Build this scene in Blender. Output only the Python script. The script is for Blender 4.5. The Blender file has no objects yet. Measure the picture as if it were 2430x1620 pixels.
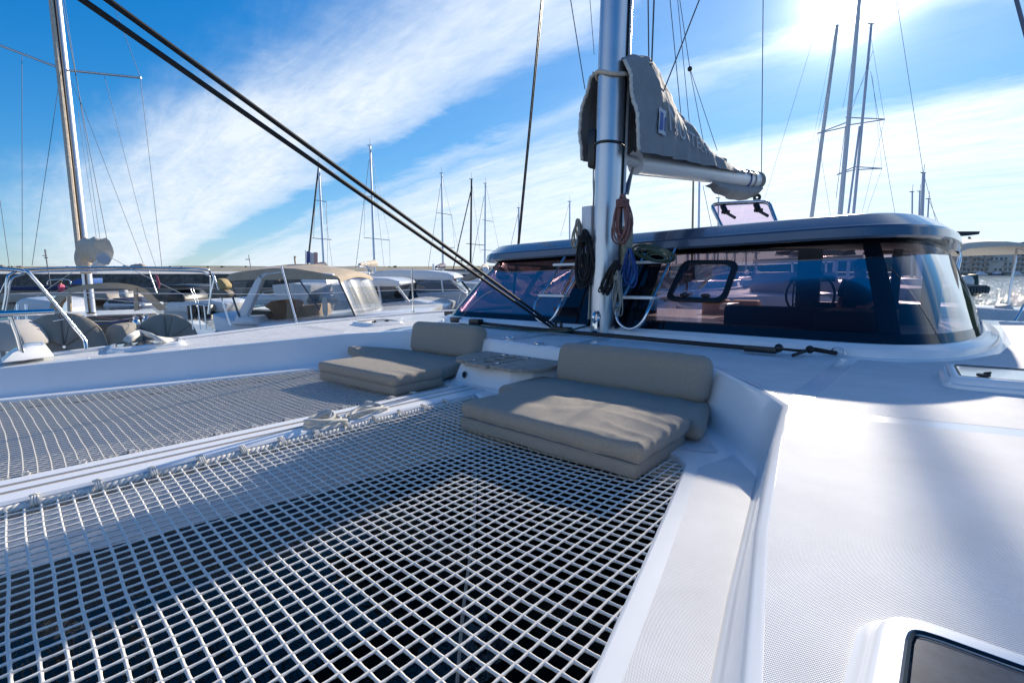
import bpy, bmesh, math, random
from mathutils import Vector, Matrix, noise
random.seed(11)
R = math.radians
sc = bpy.context.scene
col = sc.collection
# ------------------------------------------------------------------ camera
EYE = 1.0
PITCH, YAW = R(8.05), R(41.5)
cam = bpy.data.cameras.new('camera'); cam.lens = 36 * 1180 / 2430; cam.sensor_width = 36
cam.clip_start = 0.05; cam.clip_end = 9000
co = bpy.data.objects.new('camera', cam); col.objects.link(co)
co.location = (0, 0, EYE); co.rotation_euler = (R(90) - PITCH, 0, YAW)
sc.camera = co
# ------------------------------------------------------------------ sun, sky, exposure
SUN_EL, SUN_AZ = R(23.4), R(-9.5)          # azimuth measured from the boat's aft direction (+Y)
sd = Vector((math.sin(SUN_AZ) * math.cos(SUN_EL), math.cos(SUN_AZ) * math.cos(SUN_EL), math.sin(SUN_EL)))
sun = bpy.data.lights.new('sun', 'SUN'); sun.energy = 2.6; sun.angle = R(0.55); sun.color = (1, .89, .73)
so = bpy.data.objects.new('sun', sun); col.objects.link(so); so.location = sd * 60
so.rotation_euler = (-sd).to_track_quat('-Z', 'Y').to_euler()
sc.view_settings.view_transform = 'Standard'; sc.view_settings.look = 'None'
sc.view_settings.exposure = 1.3; sc.view_settings.gamma = 1
sc.view_settings.use_curve_mapping = False
sc.cycles.use_denoising = True
sc.cycles.max_bounces = 8; sc.cycles.diffuse_bounces = 4; sc.cycles.glossy_bounces = 3
sc.cycles.transparent_max_bounces = 12; sc.cycles.transmission_bounces = 4
sc.cycles.sample_clamp_indirect = 6; sc.cycles.caustics_reflective = False; sc.cycles.caustics_refractive = False

def build_world():
    w = bpy.data.worlds.new('World'); sc.world = w; w.use_nodes = True
    N, L = w.node_tree.nodes, w.node_tree.links; N.clear()
    def nd(t, **k):
        n = N.new(t)
        for a, b in k.items(): setattr(n, a, b)
        return n
    def mth(op, a, b=None, c=None, clamp=False):
        n = nd('ShaderNodeMath', operation=op, use_clamp=clamp)
        for i, v in enumerate((a, b, c)):
            if v is None: continue
            if isinstance(v, (int, float)): n.inputs[i].default_value = v
            else: L.new(v, n.inputs[i])
        return n.outputs[0]
    out = nd('ShaderNodeOutputWorld'); bg = nd('ShaderNodeBackground'); bg.inputs[1].default_value = 0.105
    L.new(bg.outputs[0], out.inputs[0])
    sky = nd('ShaderNodeTexSky', sky_type='NISHITA', sun_disc=False)
    sky.sun_elevation = SUN_EL; sky.sun_rotation = SUN_AZ; sky.air_density = 1.0; sky.dust_density = 0.0; sky.ozone_density = 4.0
    hs = nd('ShaderNodeHueSaturation'); hs.inputs['Saturation'].default_value = 1.22; hs.inputs['Value'].default_value = 1.0
    tn = nd('ShaderNodeVectorMath', operation='MULTIPLY'); tn.inputs[1].default_value = (.46, .63, .91); L.new(sky.outputs[0], tn.inputs[0])
    t1 = nd('ShaderNodeVectorMath', operation='SCALE'); t1.inputs['Scale'].default_value = .13; L.new(tn.outputs[0], t1.inputs[0])
    t2 = nd('ShaderNodeVectorMath', operation='ADD'); t2.inputs[1].default_value = (1, 1, 1); L.new(t1.outputs[0], t2.inputs[0])
    t3 = nd('ShaderNodeVectorMath', operation='DIVIDE'); L.new(tn.outputs[0], t3.inputs[0]); L.new(t2.outputs[0], t3.inputs[1])
    L.new(t3.outputs[0], hs.inputs['Color'])
    tc = nd('ShaderNodeTexCoord'); sep = nd('ShaderNodeSeparateXYZ'); L.new(tc.outputs['Generated'], sep.inputs[0])
    X, Y, Z = sep.outputs
    den = mth('MAXIMUM', mth('ADD', Z, .10), .06)
    px, py = mth('DIVIDE', X, den), mth('DIVIDE', Y, den)
    s = mth('ADD', mth('MULTIPLY', px, -.969), mth('MULTIPLY', py, .247))     # along the cirrus streaks
    q = mth('ADD', mth('MULTIPLY', px, .247), mth('MULTIPLY', py, .969))      # across them
    q = mth('ADD', q, mth('MULTIPLY', s, .16))
    def nz(sx, qx, scale, det, rough, off, dist=0.0):
        c = nd('ShaderNodeCombineXYZ'); L.new(mth('MULTIPLY', s, sx), c.inputs[0]); L.new(mth('MULTIPLY', q, qx), c.inputs[1]); c.inputs[2].default_value = off
        t = nd('ShaderNodeTexNoise'); t.inputs['Scale'].default_value = scale; t.inputs['Detail'].default_value = det
        t.inputs['Roughness'].default_value = rough; t.inputs['Distortion'].default_value = dist
        L.new(c.outputs[0], t.inputs['Vector']); return t.outputs[0]
    n1 = nz(.9, 1.0, 1.3, 6, .62, 3.1, .4)
    n2 = nz(.45, 2.2, 2.6, 8, .66, 7.7, .6)
    n3 = nz(1.6, 3.4, 4.5, 6, .6, 1.3, .8)
    qq = mth('ADD', q, mth('MULTIPLY', mth('SUBTRACT', n1, .5), .55))
    qq = mth('ADD', qq, mth('MULTIPLY', mth('SUBTRACT', n2, .5), .22))
    t = mth('DIVIDE', mth('ADD', qq, .8), 5.0, clamp=True)
    def ramp(pts):
        r = nd('ShaderNodeValToRGB'); L.new(t, r.inputs[0]); e = r.color_ramp.elements
        while len(e) < len(pts): e.new(.5)
        for i, (p, v) in enumerate(pts): e[i].position = (p + .8) / 5; e[i].color = (v, v, v, 1)
        return r.outputs[0]
    left = ramp([(-.8, .05), (-.2, .1), (.15, .45), (.6, .82), (1.15, .92), (1.42, .55), (1.52, .06), (1.80, .06), (1.93, .42), (2.03, .25), (2.2, .62), (2.6, .8), (4.1, .88)])
    right = ramp([(-.8, .05), (.3, .12), (.75, .55), (1.1, .72), (1.35, .6), (1.5, .08), (1.84, .1), (1.97, .42), (2.15, .12), (2.70, .05), (2.98, .72), (3.6, .85), (4.1, .7)])
    sm = nd('ShaderNodeMapRange', interpolation_type='SMOOTHSTEP'); L.new(s, sm.inputs[0])
    sm.inputs[1].default_value = 1.5; sm.inputs[2].default_value = 2.6
    mx = nd('ShaderNodeMix', data_type='RGBA'); L.new(sm.outputs[0], mx.inputs[0]); L.new(right, mx.inputs[6]); L.new(left, mx.inputs[7])
    lo = mth('SUBTRACT', .62, mth('MULTIPLY', mth('MAXIMUM', mth('SUBTRACT', s, 1.9), 0), .33))
    gate = nd('ShaderNodeMapRange', interpolation_type='SMOOTHSTEP'); L.new(mth('SUBTRACT', qq, lo), gate.inputs[0]); gate.inputs[1].default_value = -.15; gate.inputs[2].default_value = .5
    base = mth('MULTIPLY', mx.outputs[2], gate.outputs[0])
    back = nd('ShaderNodeMapRange', interpolation_type='SMOOTHSTEP'); L.new(qq, back.inputs[0]); back.inputs[1].default_value = -1.1; back.inputs[2].default_value = -1.9
    base = mth('ADD', base, mth('MULTIPLY', back.outputs[0], .62), clamp=True)        # more cirrus added out of view behind the camera to brighten the shade
    dens = mth('MULTIPLY', base, mth('ADD', .45, mth('MULTIPLY', n2, 1.05)))
    dens = mth('ADD', dens, mth('MULTIPLY', mth('SUBTRACT', n3, .5), mth('MULTIPLY', base, .55)), clamp=True)
    # brightening of haze and thin cloud towards the sun (forward scattering)
    dv = nd('ShaderNodeVectorMath', operation='DOT_PRODUCT'); L.new(tc.outputs['Generated'], dv.inputs[0]); dv.inputs[1].default_value = tuple(sd)
    dt = mth('MAXIMUM', dv.outputs['Value'], 0)
    g1, g2, g3 = mth('POWER', dt, 5), mth('POWER', dt, 40), mth('POWER', dt, 420)
    ph = mth('ADD', mth('ADD', 1.0, mth('MULTIPLY', g1, .12)), mth('ADD', mth('MULTIPLY', g2, .35), mth('MULTIPLY', g3, 2)))
    cc = nd('ShaderNodeVectorMath', operation='SCALE'); cc.inputs[0].default_value = (3.3, 3.65, 4.05); L.new(ph, cc.inputs['Scale'])
    aur = mth('ADD', mth('ADD', mth('MULTIPLY', g1, .35), mth('MULTIPLY', g2, .6)), mth('ADD', mth('MULTIPLY', g3, 4), mth('MULTIPLY', mth('POWER', dt, 2500), 40)))
    av = nd('ShaderNodeVectorMath', operation='SCALE'); av.inputs[0].default_value = (1.0, .97, .92); L.new(aur, av.inputs['Scale'])
    m2 = nd('ShaderNodeMix', data_type='RGBA'); L.new(dens, m2.inputs[0]); L.new(hs.outputs[0], m2.inputs[6]); L.new(cc.outputs[0], m2.inputs[7])
    ad = nd('ShaderNodeVectorMath', operation='ADD'); L.new(m2.outputs[2], ad.inputs[0]); L.new(av.outputs[0], ad.inputs[1])
    L.new(ad.outputs[0], bg.inputs[0])
build_world()

# ------------------------------------------------------------------ measuring: the boat's frame and the camera's survey rays
TILT = HEEL = .014; OZ = .08; F = 1180.
MC = Matrix.Translation((0, 0, OZ)) @ Matrix.Rotation(-TILT, 4, 'X') @ Matrix.Rotation(-HEEL, 4, 'Y')
MCI = MC.inverted()
def ray(x, y):
    u, v = (x - 1215) / F, -(y - 810) / F
    up = v * math.cos(PITCH) - math.sin(PITCH); fw = math.cos(PITCH) + v * math.sin(PITCH)
    c, s = math.cos(YAW), math.sin(YAW)
    return Vector((u * c - fw * s, u * s + fw * c, up))
CL = MCI @ Vector((0, 0, EYE))
def _at(x, y, i, val):
    r = MCI.to_3x3() @ ray(x, y); t = (val - CL[i]) / r[i]; return CL + r * t
def Lz(x, y, z): return _at(x, y, 2, z)
def Ly(x, y, v): return _at(x, y, 1, v)
def Lx(x, y, v): return _at(x, y, 0, v)
def P(x, y, d): return Vector((0, 0, EYE)) + ray(x, y) * d       # world point at distance d along the view axis
UU = Vector((math.cos(YAW), math.sin(YAW), 0)); DD = Vector((-math.sin(YAW), math.cos(YAW), 0)); ZZ = Vector((0, 0, 1))
WATER = -.92

# ------------------------------------------------------------------ materials
MATS = {}
def mat(name, c, rough=.5, metal=0., bump=None, vary=None, coat=0., spec=.5, sheen=0., alpha=None):
    """bump = (kind, scale, strength[, distance]); vary = (scale, amount)"""
    if name in MATS: return MATS[name]
    m = bpy.data.materials.new(name); m.use_nodes = True; N, L = m.node_tree.nodes, m.node_tree.links
    b = N['Principled BSDF']; b.inputs['Base Color'].default_value = (*c, 1); b.inputs['Roughness'].default_value = rough
    b.inputs['Metallic'].default_value = metal; b.inputs['Coat Weight'].default_value = coat; b.inputs['Coat Roughness'].default_value = .08
    b.inputs['Specular IOR Level'].default_value = spec; b.inputs['Sheen Weight'].default_value = sheen
    tc = N.new('ShaderNodeTexCoord')
    if vary:
        t = N.new('ShaderNodeTexNoise'); t.inputs['Scale'].default_value = vary[0]; t.inputs['Detail'].default_value = 6; t.inputs['Roughness'].default_value = .6
        L.new(tc.outputs['Object'], t.inputs['Vector'])
        r = N.new('ShaderNodeValToRGB'); a = vary[1]
        r.color_ramp.elements[0].position = .3; r.color_ramp.elements[1].position = .7
        r.color_ramp.elements[0].color = (*[max(0, v * (1 - a)) for v in c], 1); r.color_ramp.elements[1].color = (*[min(1, v * (1 + a)) for v in c], 1)
        L.new(t.outputs[0], r.inputs[0]); L.new(r.outputs[0], b.inputs['Base Color'])
    if bump:
        kind, s, st = bump[:3]; bn = N.new('ShaderNodeBump'); bn.inputs['Strength'].default_value = st
        bn.inputs['Distance'].default_value = bump[3] if len(bump) > 3 else .01
        if kind == 'noise':
            t = N.new('ShaderNodeTexNoise'); t.inputs['Scale'].default_value = s; t.inputs['Detail'].default_value = 5; L.new(tc.outputs['Object'], t.inputs['Vector']); L.new(t.outputs[0], bn.inputs['Height'])
        elif kind == 'voronoi':
            t = N.new('ShaderNodeTexVoronoi'); t.inputs['Scale'].default_value = s; L.new(tc.outputs['Object'], t.inputs['Vector']); L.new(t.outputs[0], bn.inputs['Height'])
        elif kind in ('weave', 'diamond'):
            hs = []
            for ang in ((0, 90) if kind == 'weave' else (32, -32)):
                mp = N.new('ShaderNodeMapping'); mp.inputs['Rotation'].default_value = (0, 0, R(ang)); L.new(tc.outputs['Object'], mp.inputs[0])
                t = N.new('ShaderNodeTexWave'); t.inputs['Scale'].default_value = s; t.inputs['Distortion'].default_value = .4 if kind == 'weave' else 0; L.new(mp.outputs[0], t.inputs['Vector']); hs.append(t.outputs[1])
            mm = N.new('ShaderNodeMath'); mm.operation = 'MULTIPLY' if kind == 'diamond' else 'ADD'; L.new(hs[0], mm.inputs[0]); L.new(hs[1], mm.inputs[1]); L.new(mm.outputs[0], bn.inputs['Height'])
        elif kind == 'wave':
            t = N.new('ShaderNodeTexWave'); t.inputs['Scale'].default_value = s; t.inputs['Distortion'].default_value = 3; L.new(tc.outputs['Object'], t.inputs['Vector']); L.new(t.outputs[1], bn.inputs['Height'])
        L.new(bn.outputs[0], b.inputs['Normal'])
    MATS[name] = m; return m
def glass(name, tint, refl=1.0, rough=.02):
    """thin tinted pane: sees through with the tint, mirrors by Fresnel"""
    if name in MATS: return MATS[name]
    m = bpy.data.materials.new(name); m.use_nodes = True; N, L = m.node_tree.nodes, m.node_tree.links; N.clear()
    o = N.new('ShaderNodeOutputMaterial'); mx = N.new('ShaderNodeMixShader'); t = N.new('ShaderNodeBsdfTransparent'); g = N.new('ShaderNodeBsdfGlossy')
    fr = N.new('ShaderNodeFresnel'); fr.inputs[0].default_value = 1.5
    k = N.new('ShaderNodeMath'); k.operation = 'MULTIPLY'; k.inputs[1].default_value = refl; L.new(fr.outputs[0], k.inputs[0])
    t.inputs[0].default_value = (*tint, 1); g.inputs['Roughness'].default_value = rough
    L.new(k.outputs[0], mx.inputs[0]); L.new(t.outputs[0], mx.inputs[1]); L.new(g.outputs[0], mx.inputs[2]); L.new(mx.outputs[0], o.inputs[0])
    MATS[name] = m; return m
GEL = mat('gelcoat', (.82, .83, .84), .22, coat=.3, vary=(1.7, .045))
SKID = mat('non_skid', (.745, .75, .755), .62, spec=.25, bump=('diamond', 90, .55, .0035), vary=(3.5, .07))
FAB = mat('taupe_fabric', (.37, .325, .27), .92, bump=('weave', 210, .5, .002), vary=(70, .08), spec=.2, sheen=.15)
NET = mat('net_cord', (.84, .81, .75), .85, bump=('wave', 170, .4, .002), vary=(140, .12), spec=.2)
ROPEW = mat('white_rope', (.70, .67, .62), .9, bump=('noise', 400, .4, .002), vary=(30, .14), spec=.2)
ROPET = mat('tan_rope', (.42, .33, .22), .9, spec=.2)
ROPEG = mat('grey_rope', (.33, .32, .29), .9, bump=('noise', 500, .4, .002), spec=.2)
ROPEB = mat('black_rope', (.012, .012, .014), .7)
ROPEBL = mat('blue_rope', (.025, .08, .28), .8)
ROPEGR = mat('green_rope', (.06, .10, .075), .85, vary=(120, .6))
ROPEP = mat('red_brown_rope', (.24, .12, .11), .85, vary=(80, .25))
BLACK = mat('black_plastic', (.012, .013, .016), .35)
FRIT = mat('black_frit', (.006, .007, .012), .06, spec=.6)
ALU = mat('anodised_aluminium', (.60, .63, .68), .36, metal=.85, vary=(3, .05))
ALUW = mat('white_aluminium', (.80, .81, .83), .35)
STEEL = mat('stainless_steel', (.72, .73, .75), .14, metal=1)
NAVY = mat('roof_paint', (.075, .11, .165), .2, metal=.25, coat=.7, vary=(2, .04))
TEAK = mat('weathered_teak', (.34, .285, .24), .8, bump=('wave', 30, .25, .002), vary=(18, .25))
HOLE = mat('dark_hole', (.01, .01, .01), .6)
BAG = mat('grey_sail_cloth', (.29, .30, .315), .8, bump=('noise', 5, .5, .05), vary=(6, .08), spec=.25)
TAN = mat('tan_canvas', (.50, .40, .29), .85, vary=(5, .1), bump=('noise', 6, .4, .03))
TAUPE = mat('grey_taupe_canvas', (.34, .31, .27), .85, vary=(5, .08), bump=('noise', 5, .4, .03))
CREAM = mat('cream_canvas', (.70, .58, .45), .85, vary=(8, .12), bump=('noise', 9, .5, .03))
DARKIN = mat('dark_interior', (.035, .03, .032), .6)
LINING = mat('pale_lining', (.5, .46, .42), .7)
TANSEAT = mat('tan_seat', (.55, .40, .29), .75)
WHITEB = mat('white_boat', (.74, .75, .76), .25, coat=.3)
BLUEC = mat('blue_cover', (.02, .12, .42), .7)
NAVYC = mat('navy_cover', (.02, .03, .09), .75)
BROWN = mat('brown_leather', (.20, .12, .07), .6, vary=(4, .2))
GLS = glass('rose_tinted_glass', (.45, .345, .40), .55)
GLSL = glass('dark_tinted_glass', (.46, .32, .38), .4)
CLEAR = glass('clear_plastic', (.80, .82, .86), 1.2, .18)
BLUEG = glass('blue_tinted_glass', (.24, .32, .42), 1.2)
PINK = glass('pink_hatch_glass', (.82, .66, .78), .6, .05)
SMOKE = mat('smoked_acrylic', (.06, .068, .085), .22, spec=.3, vary=(35, .35))

# ------------------------------------------------------------------ mesh helpers
class MB:
    def __init__(s): s.v = []; s.f = []
    def add(s, vs, fs):
        o = len(s.v); s.v += [Vector(p) for p in vs]; s.f += [[i + o for i in f] for f in fs]; return s
    def box(s, a, b, m=None):
        (x0, y0, z0), (x1, y1, z1) = a, b
        v = [Vector(p) for p in ((x0, y0, z0), (x1, y0, z0), (x1, y1, z0), (x0, y1, z0), (x0, y0, z1), (x1, y0, z1), (x1, y1, z1), (x0, y1, z1))]
        if m: v = [m @ p for p in v]
        return s.add(v, [[0, 3, 2, 1], [4, 5, 6, 7], [0, 1, 5, 4], [1, 2, 6, 5], [2, 3, 7, 6], [3, 0, 4, 7]])
    def tube(s, pts, r, n=6, closed=False, caps=True, flat=1.0):
        pts = [Vector(p) for p in pts]; k = len(pts)
        if k < 2: return s
        rs = r if isinstance(r, (list, tuple)) else [r] * k
        prev = None; vs = []
        for i in range(k):
            if closed: t = pts[(i + 1) % k] - pts[i - 1]
            else: t = pts[min(i + 1, k - 1)] - pts[max(i - 1, 0)]
            if t.length < 1e-9: t = Vector((0, 0, 1))
            t.normalize()
            if prev is None:
                a = Vector((0, 0, 1)) if abs(t.z) < .9 else Vector((1, 0, 0))
                nrm = (a - t * a.dot(t)).normalized()
            else:
                nrm = prev - t * prev.dot(t)
                if nrm.length < 1e-6: nrm = t.orthogonal()
                nrm.normalize()
            prev = nrm; bn = t.cross(nrm)
            for j in range(n):
                a = 2 * math.pi * j / n
                vs.append(pts[i] + nrm * (math.cos(a) * rs[i] * flat) + bn * (math.sin(a) * rs[i]))
        fs = []
        for i in range(k if closed else k - 1):
            for j in range(n):
                a, b = i * n + j, i * n + (j + 1) % n; c = ((i + 1) % k) * n
                fs.append([a, b, c + (j + 1) % n, c + j])
        if caps and not closed: fs += [list(range(n))[::-1], [(k - 1) * n + j for j in range(n)]]
        return s.add(vs, fs)
    def grid(s, rows, closed=False):
        m = len(rows[0]); vs = [p for r in rows for p in r]; fs = []
        for i in range(len(rows) - 1):
            for j in range(m if closed else m - 1):
                a, b = i * m + j, i * m + (j + 1) % m
                fs.append([a, b, b + m, a + m])
        return s.add(vs, fs)
    def poly(s, pts): return s.add(pts, [list(range(len(pts)))])
    def prism(s, pts, vec):
        pts = [Vector(p) for p in pts]; n = len(pts); vec = Vector(vec)
        vs = pts + [p + vec for p in pts]
        return s.add(vs, [list(range(n))[::-1], [n + i for i in range(n)]] + [[i, (i + 1) % n, n + (i + 1) % n, n + i] for i in range(n)])
    def ball(s, c, r, n=8, m=6, sc_=(1, 1, 1)):
        c = Vector(c); rows = []
        for i in range(m + 1):
            th = math.pi * i / m
            rows.append([c + Vector((math.sin(th) * math.cos(2 * math.pi * j / n) * r * sc_[0], math.sin(th) * math.sin(2 * math.pi * j / n) * r * sc_[1], math.cos(th) * r * sc_[2])) for j in range(n)])
        return s.grid(rows, True)
    def mesh(s, name, off=None, smooth=True, ang=38, tri=False, bevel=0, seg=2, dbl=True):
        off = off or Vector()
        me = bpy.data.meshes.new(name); bm = bmesh.new()
        vs = [bm.verts.new(p - off) for p in s.v]
        for f in s.f:
            q = []
            for i in f:
                if vs[i] not in q: q.append(vs[i])
            if len(q) > 2:
                try: bm.faces.new(q)
                except ValueError: pass
        if dbl: bmesh.ops.remove_doubles(bm, verts=bm.verts, dist=1e-5)
        bmesh.ops.recalc_face_normals(bm, faces=bm.faces)
        if bevel:
            ed = [e for e in bm.edges if len(e.link_faces) == 2 and e.calc_face_angle(0) > R(30)]
            bmesh.ops.bevel(bm, geom=ed, offset=bevel, segments=seg, affect='EDGES', profile=.5, clamp_overlap=True)
        if tri: bmesh.ops.triangulate(bm, faces=[f for f in bm.faces if len(f.verts) > 4])
        bm.to_mesh(me); bm.free()
        if smooth:
            for p in me.polygons: p.use_smooth = True
            me.set_sharp_from_angle(angle=R(ang))
        return me
OFF = {}
def thing(name, label, cat, loc=(0, 0, 0), group=None, boat=False):
    o = bpy.data.objects.new(name, None); col.objects.link(o); o.empty_display_size = .1
    loc = Vector(loc)
    o.matrix_world = MC @ Matrix.Translation(loc) if boat else Matrix.Translation(loc)
    OFF[o] = loc; tag(o, label, cat, group); return o
def tag(o, label=None, cat=None, group=None, kind=None):
    if label: o['label'] = label
    if cat: o['category'] = cat
    if group: o['group'] = group
    if kind: o['kind'] = kind
    return o
def part(name, mb, m, parent, **k):
    off = OFF[parent]; me = mb.mesh(name, off, **k); me.materials.append(m)
    o = bpy.data.objects.new(name, me); col.objects.link(o); o.parent = parent; OFF[o] = off; return o
def solo(name, mb, m, label, cat, group=None, boat=False, loc=None, kind=None, **k):
    if loc is None:
        lo = [min(p[i] for p in mb.v) for i in range(3)]; hi = [max(p[i] for p in mb.v) for i in range(3)]
        loc = Vector(((lo[0] + hi[0]) / 2, (lo[1] + hi[1]) / 2, lo[2]))
    loc = Vector(loc); me = mb.mesh(name, loc, **k); me.materials.append(m)
    o = bpy.data.objects.new(name, me); col.objects.link(o); OFF[o] = loc
    o.matrix_world = MC @ Matrix.Translation(loc) if boat else Matrix.Translation(loc)
    return tag(o, label, cat, group, kind)
def struct(name, mb, m, **k):
    me = mb.mesh(name, None, **k); me.materials.append(m); o = bpy.data.objects.new(name, me); col.objects.link(o); o['kind'] = 'structure'; OFF[o] = Vector(); return o
def arc(c, r, a0, a1, n, ax=Vector((1, 0, 0)), ay=Vector((0, 0, 1))):
    c = Vector(c); return [c + ax * (r * math.cos(R(a0 + (a1 - a0) * i / n))) + ay * (r * math.sin(R(a0 + (a1 - a0) * i / n))) for i in range(n + 1)]
def smooth_path(pts, k=6, closed=False):
    pts = [Vector(p) for p in pts]; n = len(pts); out = []
    for i in range(n if closed else n - 1):
        p0 = pts[i - 1] if (closed or i > 0) else pts[0]; p1 = pts[i]; p2 = pts[(i + 1) % n]
        p3 = pts[(i + 2) % n] if (closed or i + 2 < n) else pts[-1]
        for j in range(k):
            t = j / k
            out.append(.5 * ((2 * p1) + (p2 - p0) * t + (2 * p0 - 5 * p1 + 4 * p2 - p3) * t * t + (3 * p1 - p0 - 3 * p2 + p3) * t ** 3))
    if not closed: out.append(pts[-1])
    return out
def lerp_tab(tab, y):
    if y <= tab[0][0]: a, b = tab[0], tab[1]
    elif y >= tab[-1][0]: a, b = tab[-2], tab[-1]
    else:
        for i in range(len(tab) - 1):
            if tab[i][0] <= y <= tab[i + 1][0]: a, b = tab[i], tab[i + 1]; break
    return a[1] + (b[1] - a[1]) * (y - a[0]) / (b[0] - a[0])

# ================================================================== STRUCTURE: water, hill
def water_mat(name, waves, rough):
    m = bpy.data.materials.new(name); m.use_nodes = True; N, L = m.node_tree.nodes, m.node_tree.links
    b = N['Principled BSDF']; b.inputs['Base Color'].default_value = (.002, .007, .008, 1); b.inputs['Roughness'].default_value = rough; b.inputs['IOR'].default_value = 1.33
    tc = N.new('ShaderNodeTexCoord'); prev = None
    for sc_, dist, st in waves:
        t = N.new('ShaderNodeTexNoise'); t.inputs['Scale'].default_value = sc_; t.inputs['Detail'].default_value = 3
        mp = N.new('ShaderNodeMapping'); mp.inputs['Scale'].default_value = (1, 1.25, 1); L.new(tc.outputs['Object'], mp.inputs[0]); L.new(mp.outputs[0], t.inputs['Vector'])
        bn = N.new('ShaderNodeBump'); bn.inputs['Distance'].default_value = dist; bn.inputs['Strength'].default_value = st; L.new(t.outputs[0], bn.inputs['Height'])
        if prev: L.new(prev.outputs[0], bn.inputs['Normal'])
        prev = bn
    L.new(prev.outputs[0], b.inputs['Normal']); return m
def build_water():
    m = water_mat('harbour_water', ((.7, .05, .6), (2.6, .012, .6)), .03)
    s = 6000; struct('water', MB().poly([(-s, -s, WATER), (s, -s, WATER), (s, s, WATER), (-s, s, WATER)]), m, smooth=False)
build_water()
def ripples():
    rnd = random.Random(4); rows = []; n = 150; d = 13.0; far = []
    while d < 245: far.append(d); d *= 1.0175
    for d in far:
        row = []
        for i in range(n + 1):
            u = d * (.78 + .55 * i / n); sp = d * .55 / n
            row.append(UU * (u + rnd.uniform(-.3, .3) * sp) + DD * d + ZZ * (WATER + .06 + min(.05, .0018 * d + .006) * rnd.gauss(0, 1)))
        rows.append(row)
    struct('rippled_water', MB().grid(rows), water_mat('fairway_water', ((3.1, .05, 1), (11, .015, 1)), .10), smooth=False)
ripples()

# ================================================================== THE CATAMARAN
X0 = -2.85
cat = thing('catamaran', 'white sailing catamaran whose foredeck, nets and dark-roofed cabin fill the foreground', 'catamaran', (0, 0, 0), boat=True)
def zd(y): return .33 - .033 * max(0, 3 - y) + .004 * max(0, y - 3)

TOP = [(.22, -1.4), (-.04, .2), (-.205, .813), (-.335, 1.354), (-.48, 2.1), (-.54, 2.46), (-.575, 2.64), (-.68, 2.79), (-1.068, 3.245), (-1.16, 3.35), (-1.28, 3.40),
       (-2.3, 3.50), (-3.5, 3.58), (-4.5, 3.62), (-4.64, 3.60), (-4.78, 3.52), (-5.0, 3.17), (-5.11, 2.95), (-5.17, 2.65), (-5.27, 2.07), (-5.385, 1.57), (-5.50, .95), (-5.65, .2), (-5.93, -1.4)]
FOOT = [(.14, -1.4), (-.13, .2), (-.262, .82), (-.385, 1.376), (-.53, 2.1), (-.583, 2.38), (-.625, 2.52), (-.74, 2.67), (-1.11, 3.13), (-1.22, 3.27), (-1.33, 3.31),
        (-2.3, 3.42), (-3.5, 3.50), (-4.5, 3.53), (-4.6, 3.51), (-4.72, 3.44), (-4.93, 3.11), (-5.03, 2.92), (-5.09, 2.63), (-5.19, 2.07), (-5.30, 1.57), (-5.41, .95), (-5.56, .2), (-5.84, -1.4)]
HOLEP = [(-.05, -1.4), (-.34, .2), (-.534, .9), (-.66, 1.4), (-.787, 1.886), (-.87, 2.2), (-.91, 2.33), (-.98, 2.42), (-1.08, 2.47), (-1.3, 2.50), (-2.5, 2.58), (-2.80, 2.76),
         (-3.2, 2.86), (-3.5, 2.88), (-4.5, 2.86), (-4.75, 2.80), (-4.88, 2.66), (-4.94, 2.45), (-5.03, 1.951), (-5.22, 1.0), (-5.40, .2), (-5.72, -1.4)]
OUT_P = [(.62, -1.4), (.80, .2), (1.05, 1.6), (1.32, 3.2), (1.5, 5), (1.55, 7), (1.5, 9.8)]
def mir(pts): return [(2 * X0 - x, y) for x, y in pts]
OUT_S = mir([(.22, -1.4), (.30, .2), (.62, 1.7), (1.05, 3.4), (1.45, 5.4), (1.5, 7), (1.45, 9.8)])

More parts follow.
